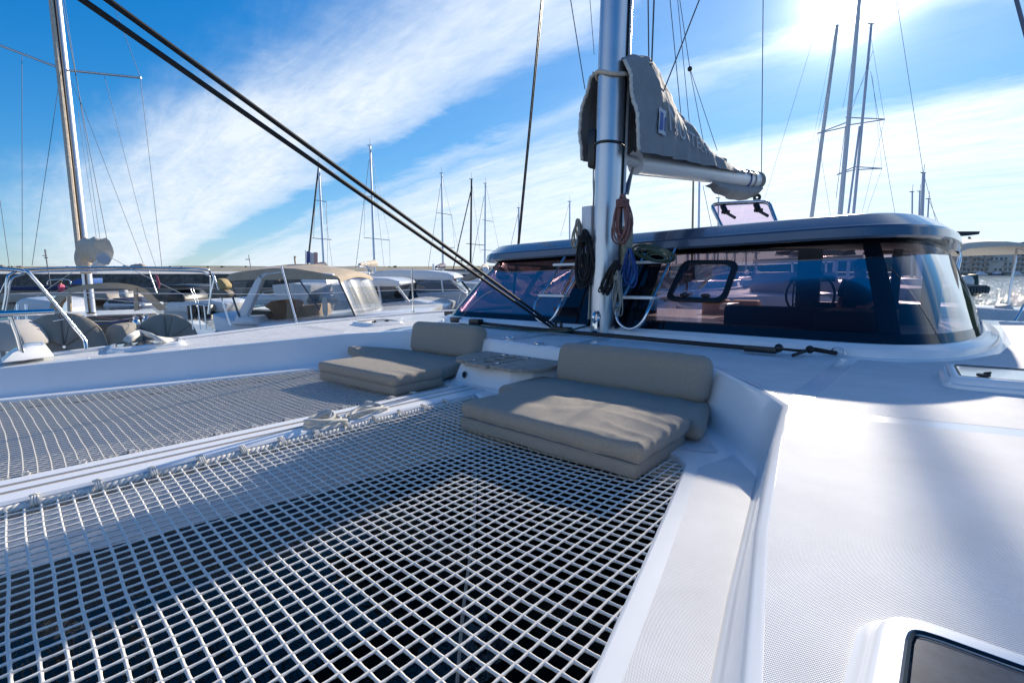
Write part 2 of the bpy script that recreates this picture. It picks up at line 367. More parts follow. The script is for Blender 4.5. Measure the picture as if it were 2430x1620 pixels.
def flat_sheet(pts, zf, cuts=(3.0,)):
    bm = bmesh.new(); bm.faces.new([bm.verts.new((x, y, 0)) for x, y in pts])
    for c in cuts: bmesh.ops.bisect_plane(bm, geom=bm.verts[:] + bm.edges[:] + bm.faces[:], plane_co=(0, c, 0), plane_no=(0, 1, 0))
    bmesh.ops.triangulate(bm, faces=bm.faces); bm.verts.index_update(); mb = MB()
    mb.add([(v.co.x, v.co.y, zf(v.co.x, v.co.y)) for v in bm.verts], [[v.index for v in f.verts] for f in bm.faces]); bm.free(); return mb
def build_shell():
    # cove, wall and rounded lip along the inner edge of the side decks and the lounge recess
    rows = []
    n = len(TOP)
    for i in range(n):
        t = Vector((*TOP[i], zd(TOP[i][1]))); f = Vector((*FOOT[i], .03))
        a = Vector(TOP[max(i - 1, 0)]); b = Vector(TOP[min(i + 1, n - 1)]); tg = (b - a).normalized()
        o = Vector((-tg.y, tg.x, 0)) * -1                      # outward (towards the deck)
        if (Vector((X0, 1, 0)) - Vector((t.x, t.y, 0))).dot(o) > 0: o = -o
        w = t - f; lip = []
        for p in (f - o * .018 + Vector((0, 0, -.012)), f - o * .006 + Vector((0, 0, -.006)), f + w * .06, f + w * .15 + o * .004, f + w * .8, t - Vector((0, 0, .028)) - o * .004, t + Vector((0, 0, -.010)) + o * .003, t + o * .012 + Vector((0, 0, -.001)), t + o * .032 + Vector((0, 0, .002))): lip.append(p)
        rows.append(lip)
    part('bulwark', MB().grid(rows), GEL, cat, ang=60)
    # deck sheet: from the lip to the gunwales, with side decks and foredeck
    lip = [r[-1] for r in rows]
    g = MB()
    op = [Vector((x, y, zd(y))) for x, y in OUT_P]; os_ = [Vector((x, y, zd(y))) for x, y in OUT_S]
    pl = lip[:12]; sl = lip[12:]
    def strip(inner, outer, k=6):
        # resample both by index fraction and loft
        def rs(p, n):
            L = [0]
            for a, b in zip(p, p[1:]): L.append(L[-1] + (b - a).length)
            o = []
            for i in range(n):
                s = L[-1] * i / (n - 1); j = 0
                while j < len(L) - 2 and L[j + 1] < s: j += 1
                o.append(p[j].lerp(p[j + 1], (s - L[j]) / max(1e-9, L[j + 1] - L[j])))
            return o
        return [[a.lerp(b, t / k) for t in range(k + 1)] for a, b in zip(rs(inner, 40), rs(outer, 40))]
    d = flat_sheet([(p.x, p.y) for p in lip + os_ + op[::-1]], lambda x, y: zd(y) + .001)
    part('deck', d, GEL, cat, ang=20)
    # hull sides (outer) and rub rail
    for o_, sg in ((op, 1), (os_, -1)):
        rows = [[p + Vector((0, 0, 0)), p + Vector((.02 * sg, 0, -.03)), p + Vector((.02 * sg, 0, -.3)), p + Vector((-.1 * sg, 0, -1.35))] for p in o_]
        part('hull', MB().grid(rows), GEL, cat, ang=30)
        part('toe_rail', MB().tube([p + Vector((-.02 * sg, 0, .02)) for p in o_], .016, 6), ALUW, cat)
    # ledge round the nets
    led = MB(); hp = [Vector((x, y, .02)) for x, y in HOLEP]; fp = [Vector((x, y, .02)) for x, y in FOOT]
    led.poly([Vector((p.x, p.y, .018)) for p in fp] + hp[::-1])
    part('net_ledge', led, GEL, cat, tri=True, ang=20)
    rim = []
    for i, p in enumerate(hp):
        a = hp[max(i - 1, 0)]; b = hp[min(i + 1, len(hp) - 1)]; tg = (b - a).normalized(); o = Vector((-tg.y, tg.x, 0))
        if (Vector((X0, .5, .02)) - p).dot(o) < 0: o = -o
        rim.append([p, p + o * .012 + Vector((0, 0, -.006)), p + o * .016 + Vector((0, 0, -.02)), p + o * .016 + Vector((0, 0, -.075)), p - o * .03 + Vector((0, 0, -.09))])
    part('ledge_rim', MB().grid(rim), GEL, cat, ang=60)
    # inner sides of the two hulls and the face of the bridge deck below the nets
    for pts, sg in (([(.02, -2.6), (-.05, -1.4), (-.37, .2), (-.56, .9), (-.80, 1.886), (-.92, 2.5), (-1.1, 4), (-1.15, 9.6)], 1), ([(-5.75, -2.6), (-5.69, -1.4), (-5.37, .2), (-5.19, 1), (-5.0, 1.95), (-4.9, 2.6), (-4.6, 4), (-4.55, 9.6)], -1)):
        rows = []; kb = .08 if sg == 1 else 1
        for x, y in pts:
            rows.append([Vector((x, y, -.06)), Vector((x - .06 * sg * kb, y, -.25)), Vector((x - .55 * sg * kb, y, -.5)), Vector((x - 1.0 * sg * kb, y, -.95)), Vector((x - .8 * sg * kb, y, -1.35))])
        part('hull', MB().grid(rows), GEL, cat, ang=40)
    part('bridge_deck', MB().prism([(-.95, 2.7, -.06), (-.95, 2.9, -.34), (-.95, 9.5, -.34), (-.95, 9.5, -.07), (-.95, 2.7, -.07)], (-3.85, 0, 0)), GEL, cat)
    part('crossbeam', MB().tube([(.3, -1.62, 0), (X0, -1.70, .02), (-6.0, -1.62, 0)], .11, 14), ALUW, cat)
build_shell()

def sheet(name, pts, m, dz=.0016, parent=None, z=None):
    mb = flat_sheet(pts, lambda x, y: (zd(y) if z is None else z) + dz); return part(name, mb, m, parent or cat, smooth=False)
def inset_poly(pts, d):
    """shrink a polygon by d (rounded look comes from the points)"""
    n = len(pts); out = []
    A = sum(pts[i][0] * pts[(i + 1) % n][1] - pts[(i + 1) % n][0] * pts[i][1] for i in range(n)); s = 1 if A > 0 else -1
    for i in range(n):
        a, b, c = Vector(pts[i - 1]), Vector(pts[i]), Vector(pts[(i + 1) % n])
        e1, e2 = (b - a).normalized(), (c - b).normalized(); n1 = Vector((-e1.y, e1.x)) * s; n2 = Vector((-e2.y, e2.x)) * s
        k = (n1 + n2); l = max(.35, 1 + n1.dot(n2)); out.append(tuple(b + k * (d / l)))
    return out
def rounded(pts, r=.04, k=3):
    out = []; n = len(pts)
    for i in range(n):
        a, b, c = Vector(pts[i - 1]), Vector(pts[i]), Vector(pts[(i + 1) % n]); rr = min(r, (a - b).length * .45, (c - b).length * .45)
        p, q = b + (a - b).normalized() * rr, b + (c - b).normalized() * rr
        for j in range(k + 1):
            t = j / k; out.append(tuple((1 - t) ** 2 * p + 2 * t * (1 - t) * b + t * t * q))
    return out
# non-skid panels (each a sheet of its own, smooth gelcoat seams between)
sheet('non_skid_panel', rounded(inset_poly([(-.01, .2), (.80, .2), (1.05, 1.6), (1.26, 2.9), (-.53, 2.52), (-.447, 2.1), (-.303, 1.34), (-.175, .824)], .002), .03), SKID)
sheet('non_skid_panel', rounded([(.2, -1.3), (.62, -1.3), (.78, .17), (.02, .17)], .03), SKID)
sheet('non_skid_panel', rounded(inset_poly([(-.50, 2.60), (1.28, 3.02), (1.46, 5), (1.5, 7), (1.45, 9.6), (.48, 9.6), (.42, 6.4), (.30, 5.5), (.06, 4.86), (-.22, 4.50), (-.5, 4.46)], .025), .03), SKID)
sheet('non_skid_panel', rounded(inset_poly([(-.56, 2.72), (-1.04, 3.30), (-1.28, 3.46), (-2.5, 3.57), (-2.55, 4.4), (-.56, 4.44)], .03), .03), SKID)
sheet('non_skid_panel', rounded(inset_poly([(-3.3, 3.66), (-4.5, 3.70), (-4.72, 3.66), (-4.9, 3.45), (-5.2, 4.45), (-3.3, 4.45)], .03), .03), SKID)
sheet('non_skid_panel', rounded(inset_poly([(-2.62, 3.58), (-3.22, 3.62), (-3.22, 4.42), (-2.62, 4.40)], .012), .02), SKID)
sheet('non_skid_panel', rounded(inset_poly([(-5.18, 3.0), (-5.35, 2.07), (-5.57, .95), (-5.72, .2), (-6.0, -1.3), (-5.98, .2), (-6.2, 1.7), (-6.5, 3.0)], .03), .03), SKID)
sheet('non_skid_panel', rounded(inset_poly([(-5.14, 3.06), (-6.53, 3.12), (-6.95, 4.6), (-5.6, 4.6), (-5.0, 3.5)], .03), .03), SKID)
wk = [(x + .06, y) for x, y in HOLEP[0:7]] + [(-.78, 2.62), (-.66, 2.46)] + [(x - .018, y) for x, y in FOOT[0:6]][::-1]
sheet('non_skid_panel', wk, SKID, z=.02)
sheet('non_skid_panel', rounded([(-.84, 2.60), (-1.0, 2.53), (-1.3, 2.56), (-2.35, 2.64), (-2.35, 3.33), (-1.36, 3.24), (-1.16, 3.06)], .04), SKID, z=.02)
def seam(a, b, w=.006): # fine dark joint of a locker lid
    a, b = Vector(a), Vector(b); t = (b - a).normalized(); nrm = Vector((-t.y, t.x, 0)) * w / 2
    part('locker_joint', MB().poly([a - nrm, a + nrm, b + nrm, b - nrm]), HOLE, cat, smooth=False)
Z3 = .004
for a, b in (((-3.256, 3.60), (-3.60, 4.50)), ((-2.60, 3.54), (-2.66, 4.52)), ((-3.9, 3.64), (-4.3, 4.5))):
    seam((*a, zd(a[1]) + Z3), (*b, zd(b[1]) + Z3))

# ---------------------------------------------------------------- centre beam, nets, lashings
def build_beam():
    xc, y0, y1 = -3.0, -1.7, 2.95; prof = []
    w = .17
    pr = [(-w, -.06), (-w, .012), (-w + .012, .024), (-.075, .026), (-.07, .010), (-.045, .010), (-.04, .026), (.03, .026), (.035, .010), (.06, .010), (.065, .026), (w - .012, .024), (w, .012), (w, -.06)]
    rows = [[Vector((xc + a, y, b)) for a, b in pr] for y in (y0, -.5, .6, 1.7, y1)]
    bm = part('centre_beam', MB().grid(rows), ALUW, cat, ang=30)
    for x in (-.0575, .0475):
        part('deck_line', MB().tube([(xc + x + .004 * math.sin(y * 3), y, .017) for y in [y0 + (y1 - y0) * i / 30 for i in range(31)]], .0095, 7), ROPET, bm)
    return bm
build_beam()
pe = sorted([(y, x) for x, y in HOLEP[:9]]); se = sorted([(y, x) for x, y in HOLEP[14:]])
aft_p = sorted([(x, y) for x, y in HOLEP[8:12]]); aft_s = sorted([(x, y) for x, y in HOLEP[12:15]])
def port_edge(y): return lerp_tab(pe, y)
def stb_edge(y): return lerp_tab(se, y)
CELL = .0515
def sag(x, y, xa, xb):
    u = (x - xa) / (xb - xa); u = min(1, max(0, u)); return -.035 * (4 * u * (1 - u))
def build_net(near):
    xa, xb = (-2.78, None) if near else (-3.22, None)
    edge = port_edge if near else stb_edge
    yA, yB = -1.35, (2.56 if near else 2.82)
    def warp(x, y):
        xe = edge(min(y, 2.3 if near else 2.4)); u = (x - xa) / (xe - xa)
        if near: q_ = max(0, xe - x); bow = .05 * q_ * min(1, max(0, (2.5 - y) / 1.6))
        else: q_ = max(0, xa - x); bow = (.08 * q_ - .03 * q_ * q_) * min(1, max(0, (2.8 - y) / 1.6))
        j = noise.noise(Vector((x * 3, y * 3, 1 if near else 5))) * .006
        return Vector((x + j, y + bow + noise.noise(Vector((x * 3, y * 3, 9))) * .006, sag(x, y, xa, xe)))
    mb = MB(); n = 0
    y = yA
    while y < yB:
        xe = edge(y) if y < 2.42 else (edge(2.42) + (-.5 if near else .4) * (y - 2.42) * 4)
        sg = 1 if near else -1
        if near:
            xs = min(xe, edge(2.2) + .6)
        k = max(2, int(abs(xe - xa) / (CELL / 2)))
        pts, rs = [], []
        for i in range(k + 1):
            x = xa + (CELL / 2) * i * sg
            if (x - xe) * sg > .01: x = xe + .01 * sg
            pts.append(warp(x, y)); rs.append(.0060 if i % 2 == 0 else .0046)
        mb.tube(pts, rs if near else [r_ * .85 for r_ in rs], 5, caps=False); y += CELL
    i = 1
    while True:
        sg = 1 if near else -1; x = xa + sg * CELL * i; i += 1
        if (x - (edge(-1.35))) * sg > 0: break
        pts, rs = [], []; y = yA; k = 0
        while y < yB + .05:
            xe = edge(y) if y < 2.42 else (edge(2.42) + (-.5 if near else .4) * (y - 2.42) * 4)
            if (x - xe) * sg > 0.012: break
            pts.append(warp(x, y) + Vector((0, 0, .002))); rs.append(.0052 if k % 2 == 0 else .0037); y += CELL / 2; k += 1
        if len(pts) > 2: mb.tube(pts, rs if near else [r_ * .8 for r_ in rs], 5, caps=False)
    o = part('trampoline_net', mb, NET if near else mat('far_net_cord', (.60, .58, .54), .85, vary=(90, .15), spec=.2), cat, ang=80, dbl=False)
    o['label'] = 'near white knotted net beside the camera' if near else 'far white knotted net beyond the centre beam'
    # laid edge rope: three twisted strands
    xr = -2.795 if near else -3.205
    rp = MB(); N_ = 620
    for s in range(3):
        pts = []
        for i in range(N_ + 1):
            yy = yA + (2.7 - yA) * i / N_; a = yy / .075 * 2 * math.pi + s * 2.094
            pts.append(Vector((xr + math.cos(a) * .0105 + .004 * math.sin(yy * 9), yy, -.006 + math.sin(a) * .0105 + .003 * math.sin(yy * 15))))
        rp.tube(pts, .0115, 6)
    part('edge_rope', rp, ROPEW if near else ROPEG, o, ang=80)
    yy = -1.2 + (.153 + 1.2) % .205
    while yy < 2.6:
        kn = MB(); b = random.uniform(-.004, .004)
        xk = xr
        for q in range(3):
            dy = (q - 1) * .011 + b; sgn = -1 if near else 1
            loop = [Vector((xk + sgn * (.012 + .036 * math.cos(t)) - sgn * .012, yy + dy + .003 * math.sin(t * 2), .010 + .026 * math.sin(t))) for t in [2 * math.pi * i / 12 for i in range(12)]]
            kn.tube([Vector((xk, yy, .006)).lerp(p_, .78) for p_ in loop], .005, 5, closed=True)
        kn.tube([Vector((xk + sgn * .03, yy - .015, .027)), Vector((xk + sgn * .022, yy, .033)), Vector((xk + sgn * .032, yy + .015, .027))], .006, 5)
        part('lashing', kn, ROPEW, o, ang=80); yy += .205
build_net(True); build_net(False)
# the bolt rope showing under the near net, and the long bridle line below it
def bridle():
    pts = [Lz(1130, 1110, -.10), Lz(1125, 1240, -.18), Lz(1100, 1440, -.3), Lz(1085, 1620, -.4)]
    part('bridle_line', MB().tube(smooth_path(pts, 8), .007, 6), ROPEG, cat)
bridle()

# ---------------------------------------------------------------- console with hinged teak table
def build_console():
    c = MB(); z0, z1 = .02, .20
    base = [(-3.36, 3.0), (-3.28, 2.93), (-2.62, 2.90), (-2.44, 3.02), (-2.40, 3.45), (-3.42, 3.5)]
    top = [(-3.31, 3.05), (-3.24, 2.99), (-2.64, 2.97), (-2.49, 3.07), (-2.45, 3.45), (-3.38, 3.5)]
    rows = [[Vector((x, y, z0 - .06)) for x, y in inset_poly(base, -.04)], [Vector((x, y, z0 + .004)) for x, y in inset_poly(base, -.035)], [Vector((x, y, z0 + .018)) for x, y in base], [Vector((x, y, z1)) for x, y in top]]
    con = part('console', MB().grid(rows, True).poly([Vector((x, y, z1)) for x, y in top]), GEL, cat, bevel=.01)
    zt = .205
    def board(pts):
        return part('table_leaf', MB().prism([(x, y, zt) for x, y in pts], (0, 0, .026)), TEAK, con, bevel=.003)
    board([(-3.36, 3.03), (-3.26, 2.93), (-3.092, 2.91), (-3.105, 3.47), (-3.42, 3.49), (-3.40, 3.12)])
    board([(-2.798, 2.885), (-2.55, 2.87), (-2.43, 2.97), (-2.38, 3.10), (-2.40, 3.45), (-2.80, 3.465)])
    mid = MB(); hx, hr = -2.945, .056
    # middle board with three cup holes
    hy = [3.03, 3.17, 3.31]; xs0, xs1, ya, yb = -3.07, -2.82, 2.862, 3.466
    ys = [ya] + [(hy[i] + hy[i + 1]) / 2 for i in range(2)] + [yb]
    for i, yc in enumerate(hy):
        y0, y1 = ys[i], ys[i + 1]; n = 20; ring, outer = [], []
        for k in range(n):
            a = 2 * math.pi * k / n; dx, dy = math.cos(a), math.sin(a)
            sx = ((xs1 - hx) if dx > 0 else (xs0 - hx)) / dx if abs(dx) > 1e-6 else 1e9
            sy = ((y1 - yc) if dy > 0 else (y0 - yc)) / dy if abs(dy) > 1e-6 else 1e9
            t = min(sx, sy); ring.append(Vector((hx + dx * hr, yc + dy * hr, 0))); outer.append(Vector((hx + dx * t, yc + dy * t, 0)))
        up, dn = Vector((0, 0, zt + .026)), Vector((0, 0, zt - .004))
        mid.grid([[p + up for p in outer], [p + up for p in ring], [p + dn for p in ring]], True)
        mid.grid([[p + dn for p in outer], [p + up for p in outer]], True)
    part('table_leaf', mid, TEAK, con, ang=30)
    part('hole_shade', MB().box((-3.13, 2.93, z1 + .001), (-2.77, 3.44, z1 + .003)), HOLE, con)  # flat black sheet paints the darkness inside cup holes and leaf gaps
    for x in (-3.086, -2.806):
        for y in (2.98, 3.36):
            part('hinge', MB().box((x - .028, y - .016, zt + .0265), (x + .028, y + .016, zt + .030)).tube([(x, y - .018, zt + .031), (x, y + .018, zt + .031)], .004, 6), STEEL, con)
    pc = Lz(1120, 893, .1); 
    drain = MB().tube(arc((-3.16, 2.942, .10), .026, 0, 360, 16), .007, 6); part('drain_fitting', drain, STEEL, con)
    part('drain_plug', MB().tube([(-3.16, 2.955, .10), (-3.16, 2.938, .10)], .02, 12), BLACK, con)
build_console()
for (x, y) in ((1209, 801), (1279, 814), (1385, 820)):
    p = Lz(x, y, .345); lt = part('flush_latch', MB().tube(arc((p.x, p.y, .342), .042, 0, 360, 18, Vector((1, 0, 0)), Vector((0, 1, 0)))[:-1], .008, 6, closed=True), STEEL, cat)
    part('latch_ring', MB().tube(arc((p.x, p.y, .346), .022, 0, 360, 14, Vector((1, 0, 0)), Vector((0, 1, 0)))[:-1], .005, 5, closed=True), STEEL, lt)

# ---------------------------------------------------------------- deck hatches
def hatch(q, h, m=SMOKE, lid=None, label=None, dogs=True, lip=.05):
    """q: four corners (x, y, z) of the outer frame on deck, anticlockwise"""
    q = [Vector(p) for p in q]; up = Vector((0, 0, 1))
    o = rounded([(p.x, p.y) for p in q], .09, 5)
    def zof(x, y):
        n = (q[1] - q[0]).cross(q[3] - q[0]); return q[0].z - (n.x * (x - q[0].x) + n.y * (y - q[0].y)) / n.z
    def ring(d, dz): return [Vector((x, y, zof(x, y) + dz)) for x, y in inset_poly(o, d)]
    root = part('deck_hatch', MB().grid([ring(-.025, -.02), ring(-.022, .008), ring(-.004, .014), ring(0, h * .6), ring(.008, h * .92), ring(.018, h), ring(lip * .9, h + .002), ring(lip, h - .006)], True), GEL, cat, ang=50)
    if label: root['label'] = label
    inner = ring(lip + .008, h - .003); part('pane', MB().poly(inner), m, root, smooth=False)
    part('gasket', MB().grid([ring(lip - .001, h + .0035), ring(lip + .004, h - .0005)], True), BLACK, root)
    if dogs:
        c = q[0].lerp(q[1], .3)
        for t in (.25, .6):
            p = q[0].lerp(q[1], t).lerp(q[3].lerp(q[2], t), .2); p.z = zof(p.x, p.y) + h
            part('latch', MB().tube([p, p + up * .014], .03, 14).tube([p + up * .016, p + up * .022 + Vector((.03, .01, 0))], .008, 6), BLACK, root, bevel=.003)
    return root
a = Lz(2122, 1700, .29); 
hatch([(-.05, .45, .25), (.52, .45, .25), (.54, 1.115, .272), (-.05, 1.115, .272)], .04, SMOKE, dogs=False, lip=.052, label='near smoked hatch with thick white frame')
hatch([(.03, 3.60, .345), (.62, 3.66, .347), (.60, 4.22, .35), (-.005, 4.16, .35)], .05, mat('bright_acrylic', (.42, .44, .47), .05, coat=.8), label='long hatch with a mirror-bright pane')
hl = [Lz(222, 842, .30), Lz(445, 821, .31), Lz(440, 803, .30), Lz(232, 818, .30)]
hatch([(-5.72, .92, .262), (-5.72, 1.52, .282), (-6.25, 1.62, .282), (-6.2, 1.0, .264)], .045, mat('mirror_acrylic', (.16, .165, .17), .03, metal=.6), dogs=False, label='bow hatch with rope reflected in its glossy pane')
hatch([(-5.62, 3.55, .335), (-5.66, 4.15, .335), (-6.2, 4.2, .335), (-6.12, 3.6, .335)], .04, mat('grey_acrylic', (.3, .31, .33), .1, coat=.5), label='small flat hatch near the cabin corner')

# ---------------------------------------------------------------- coachroof
def plan(tab, n=8):
    """half plan [(half width, y)] from centre to stern -> full contour port stern .. starboard stern"""
    h = smooth_path([Vector((a, b, 0)) for a, b in tab], n)
    return [Vector((X0 + p.x, p.y, 0)) for p in h[::-1]] + [Vector((X0 - p.x, p.y, 0)) for p in h[1:]]
PB = plan([(0, 4.74), (1.0, 4.74), (1.9, 4.72), (2.36, 4.73), (2.62, 4.84), (2.82, 5.10), (2.96, 5.5), (3.06, 6.0), (3.12, 6.8), (3.13, 7.7), (3.1, 8.6)])
PT = plan([(0, 5.42), (.9, 5.42), (1.7, 5.43), (2.1, 5.46), (2.34, 5.56), (2.50, 5.78), (2.60, 6.1), (2.67, 6.55), (2.73, 7.2), (2.76, 7.9), (2.75, 8.6)])
NP = len(PB)
def zb(p): return .425
def zt(p): return 1.255 + .018 * (p.x - X0)
GB = [Vector((p.x, p.y, zb(p))) for p in PB]; GT = [Vector((p.x, p.y, zt(p))) for p in PT]
def gpt(i, t, out=0.):
    i = max(0, min(NP - 1.001, i)); k = int(i); f = i - k
    a = GB[k].lerp(GB[k + 1], f); b = GT[k].lerp(GT[k + 1], f); p = a.lerp(b, t)
    tg = (GB[k + 1] - GB[k]); n = tg.cross(b - a).normalized()
    if n.dot(Vector((p.x - X0, p.y - 8, 0))) < 0: n = -n
    p = p + n * out
    s = math.sin(math.pi * t) * .02; return p + n * s
def idx_of(px, py):
    """where the survey ray meets the raked glass: (index along, height fraction)"""
    best = None
    for k in range(0, (NP - 1) * 4):
        i = k / 4
        for t in (0., .1, .2, .3, .4, .5, .6, .7, .8, .9, 1.):
            p = gpt(i, t); r = MCI.to_3x3() @ ray(px, py); d = (p - CL); e = (d - r * (d.dot(r) / r.dot(r))).length / d.length
            # front side only
            if best is None or e < best[0]: best = (e, i, t)
    return best[1], best[2]
def build_cabin():
    # coaming moulding round the foot of the glass
    rows = []
    for i in range(NP):
        p = GB[i]; a, b = GB[max(0, i - 1)], GB[min(NP - 1, i + 1)]; tg = (b - a).normalized(); o = Vector((-tg.y, tg.x, 0))
        if o.dot(Vector((p.x - X0, p.y - 9, 0))) < 0: o = -o
        rows.append([p + o * .12 + Vector((0, 0, -.11)), p + o * .115 + Vector((0, 0, -.035)), p + o * .10 + Vector((0, 0, -.02)), p + o * .065 + Vector((0, 0, -.015)), p + o * .055 + Vector((0, 0, .0)), p + o * .01 + Vector((0, 0, .006)), p - o * .05 + Vector((0, 0, .004)), p - o * .06 + Vector((0, 0, -.12))])
    part('coaming', MB().grid(rows), GEL, cat, ang=50)
    # windscreen panes: split where the black pillars stand
    ip = {k: idx_of(*v)[0] for k, v in dict(cr=(1545, 690), cl=(1360, 690), p1=(1822, 680), p2=(2068, 690), p3=(2112, 690)).items()}
    cL = (NP - 1) - ip['cr'] if abs(((NP - 1) - ip['cr']) - ip['cl']) > 30 else ip['cl']
    lo = lambda i0, i1, t0, t1, out, n=24, m=6: MB().grid([[gpt(i0 + (i1 - i0) * a / n, t0 + (t1 - t0) * b / m, out) for b in range(m + 1)] for a in range(n + 1)])
    iP, iQ = ip['p2'], ip['p3']; lo_i, hi_i = min(iP, iQ), max(iP, iQ)
    icr = ip['cr']; icl = (NP - 1) / 2 + 5.5
    print('glass idx', ip, NP)
    mid = (NP - 1) / 2
    part('window_pane', lo(hi_i - .2, icr + .3, .0, 1.0, 0), GLS, cat, ang=60)
    part('window_pane', lo(4, lo_i + .2, .0, 1.0, 0), glass('rose_side_glass', (.42, .34, .40), 2.2), cat, ang=60)
    part('window_pane', lo(icl - .3, NP - 1 - lo_i, .0, 1.0, 0), GLSL, cat, ang=60)
    part('window_pane', lo(NP - 1 - lo_i, NP - 5, .0, 1.0, 0), GLSL, cat, ang=60)
    fr = MB()
    for i0, i1, t0, t1 in ((4, NP - 5, 0, .085), (4, NP - 5, .945, 1.0), (lo_i - .2, hi_i + .2, .085, .945), (icr, icl, .085, .945), (NP - 1 - hi_i, NP - 1 - lo_i + .3, .085, .945), (4, 5.2, .085, .945), (NP - 6, NP - 5, .085, .945)):
        fr.grid([[gpt(i0 + (i1 - i0) * a / 40, t0 + (t1 - t0) * b / 6, .004) for b in range(7)] for a in range(41)])
    part('window_border', fr, FRIT, cat, ang=60)
    part('cabin_side', MB().grid([[gpt(a, 0), gpt(a, 1)] for a in (0, 1, 2, 3, 4)]).grid([[gpt(NP - 1 - a, 0), gpt(NP - 1 - a, 1)] for a in (0, 1, 2, 3, 4)]), GEL, cat)
    # roof: drip edge, two facets, crown
    def ring(off, z, yoff=0):
        out = []
        for i in range(NP):
            p = GT[i]; a, b = GT[max(0, i - 1)], GT[min(NP - 1, i + 1)]; tg = (b - a).normalized(); o = Vector((-tg.y, tg.x, 0))
            if o.dot(Vector((p.x - X0, p.y - 9, 0))) < 0: o = -o
            w = (1 - .25 * max(0, min(1, (p.y - 6.2) / 1.5)))
            out.append(p + o * (off * w) + Vector((0, 0, z * (1 if z > 0 else 1))))
        return out
    rs = [ring(-.03, .0), ring(.10, -.012), ring(.17, -.008), ring(.185, .012), ring(.17, .085), ring(.155, .105), ring(.13, .118), ring(.0, .212), ring(-.03, .224), ring(-.10, .232), ring(-.7, .24)]
    top = MB().grid(rs)
    # crown closing strip
    inner = rs[-1]; half = NP // 2
    rows = [[inner[i], (inner[i] + inner[NP - 1 - i]) / 2 + Vector((0, 0, .005)), inner[NP - 1 - i]] for i in range(half + 1)]
    top.grid(rows)
    rf = part('coachroof', top, NAVY, cat, ang=22)
    un = MB(); gt = [p + Vector((0, 0, -.005)) for p in GT]
    un.grid([[gt[i], (gt[i] + gt[NP - 1 - i]) / 2 + Vector((0, 0, .19)), gt[NP - 1 - i]] for i in range(half + 1)])
    part('headlining', un, LINING, cat)
    # opening ports in the windscreen: black frame, latches, stay
    def port(px, m):
        cs = []
        for (x, y) in px: cs.append(gpt(*refine(x, y), .0))
        o = []
        n = len(cs); ctr = sum(cs, Vector()) / n
        for i in range(n):
            a, b, c = cs[i - 1], cs[i], cs[(i + 1) % n]
            for t in (0, .25, .5, .75, 1): 
                p, q = b.lerp(a, .22), b.lerp(c, .16); o.append(p * (1 - t) ** 2 + b * 2 * t * (1 - t) + q * t * t)
        nrm = (cs[1] - cs[0]).cross(cs[3] - cs[0]).normalized()
        if nrm.y > 0: nrm = -nrm
        def rg(s, d): return [ctr + (p - ctr) * s + nrm * d for p in o]
        pr = part('opening_port', MB().grid([rg(1.0, .004), rg(.99, .030), rg(.93, .036), rg(.83, .030), rg(.82, .01)], True), BLACK, cat, ang=50)
        part('pane', MB().poly(rg(.83, .014)), m, pr, smooth=False)
        for k in (.25, .72):
            b = cs[3].lerp(cs[2], k).lerp(ctr, .26) + nrm * .03
            part('latch', MB().ball(b, .035, 8, 6, (1.4, .5, .6)), BLACK, pr)
        part('stay_arm', MB().tube([cs[0].lerp(ctr, .25) + nrm * .03, cs[3].lerp(ctr, .3).lerp(cs[0], .35) + nrm * .03], .012, 6), BLACK, pr)
    port([(1622, 621), (1756, 621), (1722, 721), (1578, 716)], glass('port_glass', (.85, .8, .83), .4))
    port([(1284, 634), (1372, 632), (1330, 709), (1240, 706)], glass('port_glass', (.85, .8, .83), .4))
    return rf
def refine(px, py):
    i, t = idx_of(px, py); r = (MCI.to_3x3() @ ray(px, py)).normalized(); st = (.25, .1)
    best = None
    for _ in range(3):
        for a in range(-4, 5):
            for b in range(-4, 5):
                ii, tt = i + st[0] * a / 4, t + st[1] * b / 4; d = gpt(ii, tt) - CL; e = (d - r * d.dot(r)).length
                if best is None or e < best[0]: best = (e, ii, tt)
        _, i, t = best; st = (st[0] / 3, st[1] / 3)
    return i, t
ROOF = build_cabin()

# open skylight on the roof
def skylight():
    c = [Ly(1687, 485, 6.75), Ly(1824, 478, 6.75), Ly(1850, 548, 6.6), Ly(1722, 556, 6.6)]
    pts = []
    for i in range(4):
        a, b, d = c[i - 1], c[i], c[(i + 1) % 4]
        for t in (0, .33, .66, 1):
            p, q = b.lerp(a, .14), b.lerp(d, .14); pts.append(p * (1 - t) ** 2 + b * 2 * t * (1 - t) + q * t * t)
    o = part('open_skylight', MB().tube(pts, .024, 8, closed=True), STEEL, cat, ang=80)
    part('pane', MB().poly(pts), PINK, o, smooth=False)
    for k in (.2, .78):
        b = c[0].lerp(c[1], k); d = c[3].lerp(c[2], k)
        part('latch', MB().tube([b.lerp(d, .06), b.lerp(d, .3)], .035, 8).tube([b.lerp(d, .3), b.lerp(d, .5) + Vector((.08, 0, 0))], .018, 6).tube([b.lerp(d, .28) + Vector((-.05, 0, 0)), b.lerp(d, .28) + Vector((.05, 0, 0))], .02, 6), BLACK, o)
skylight()

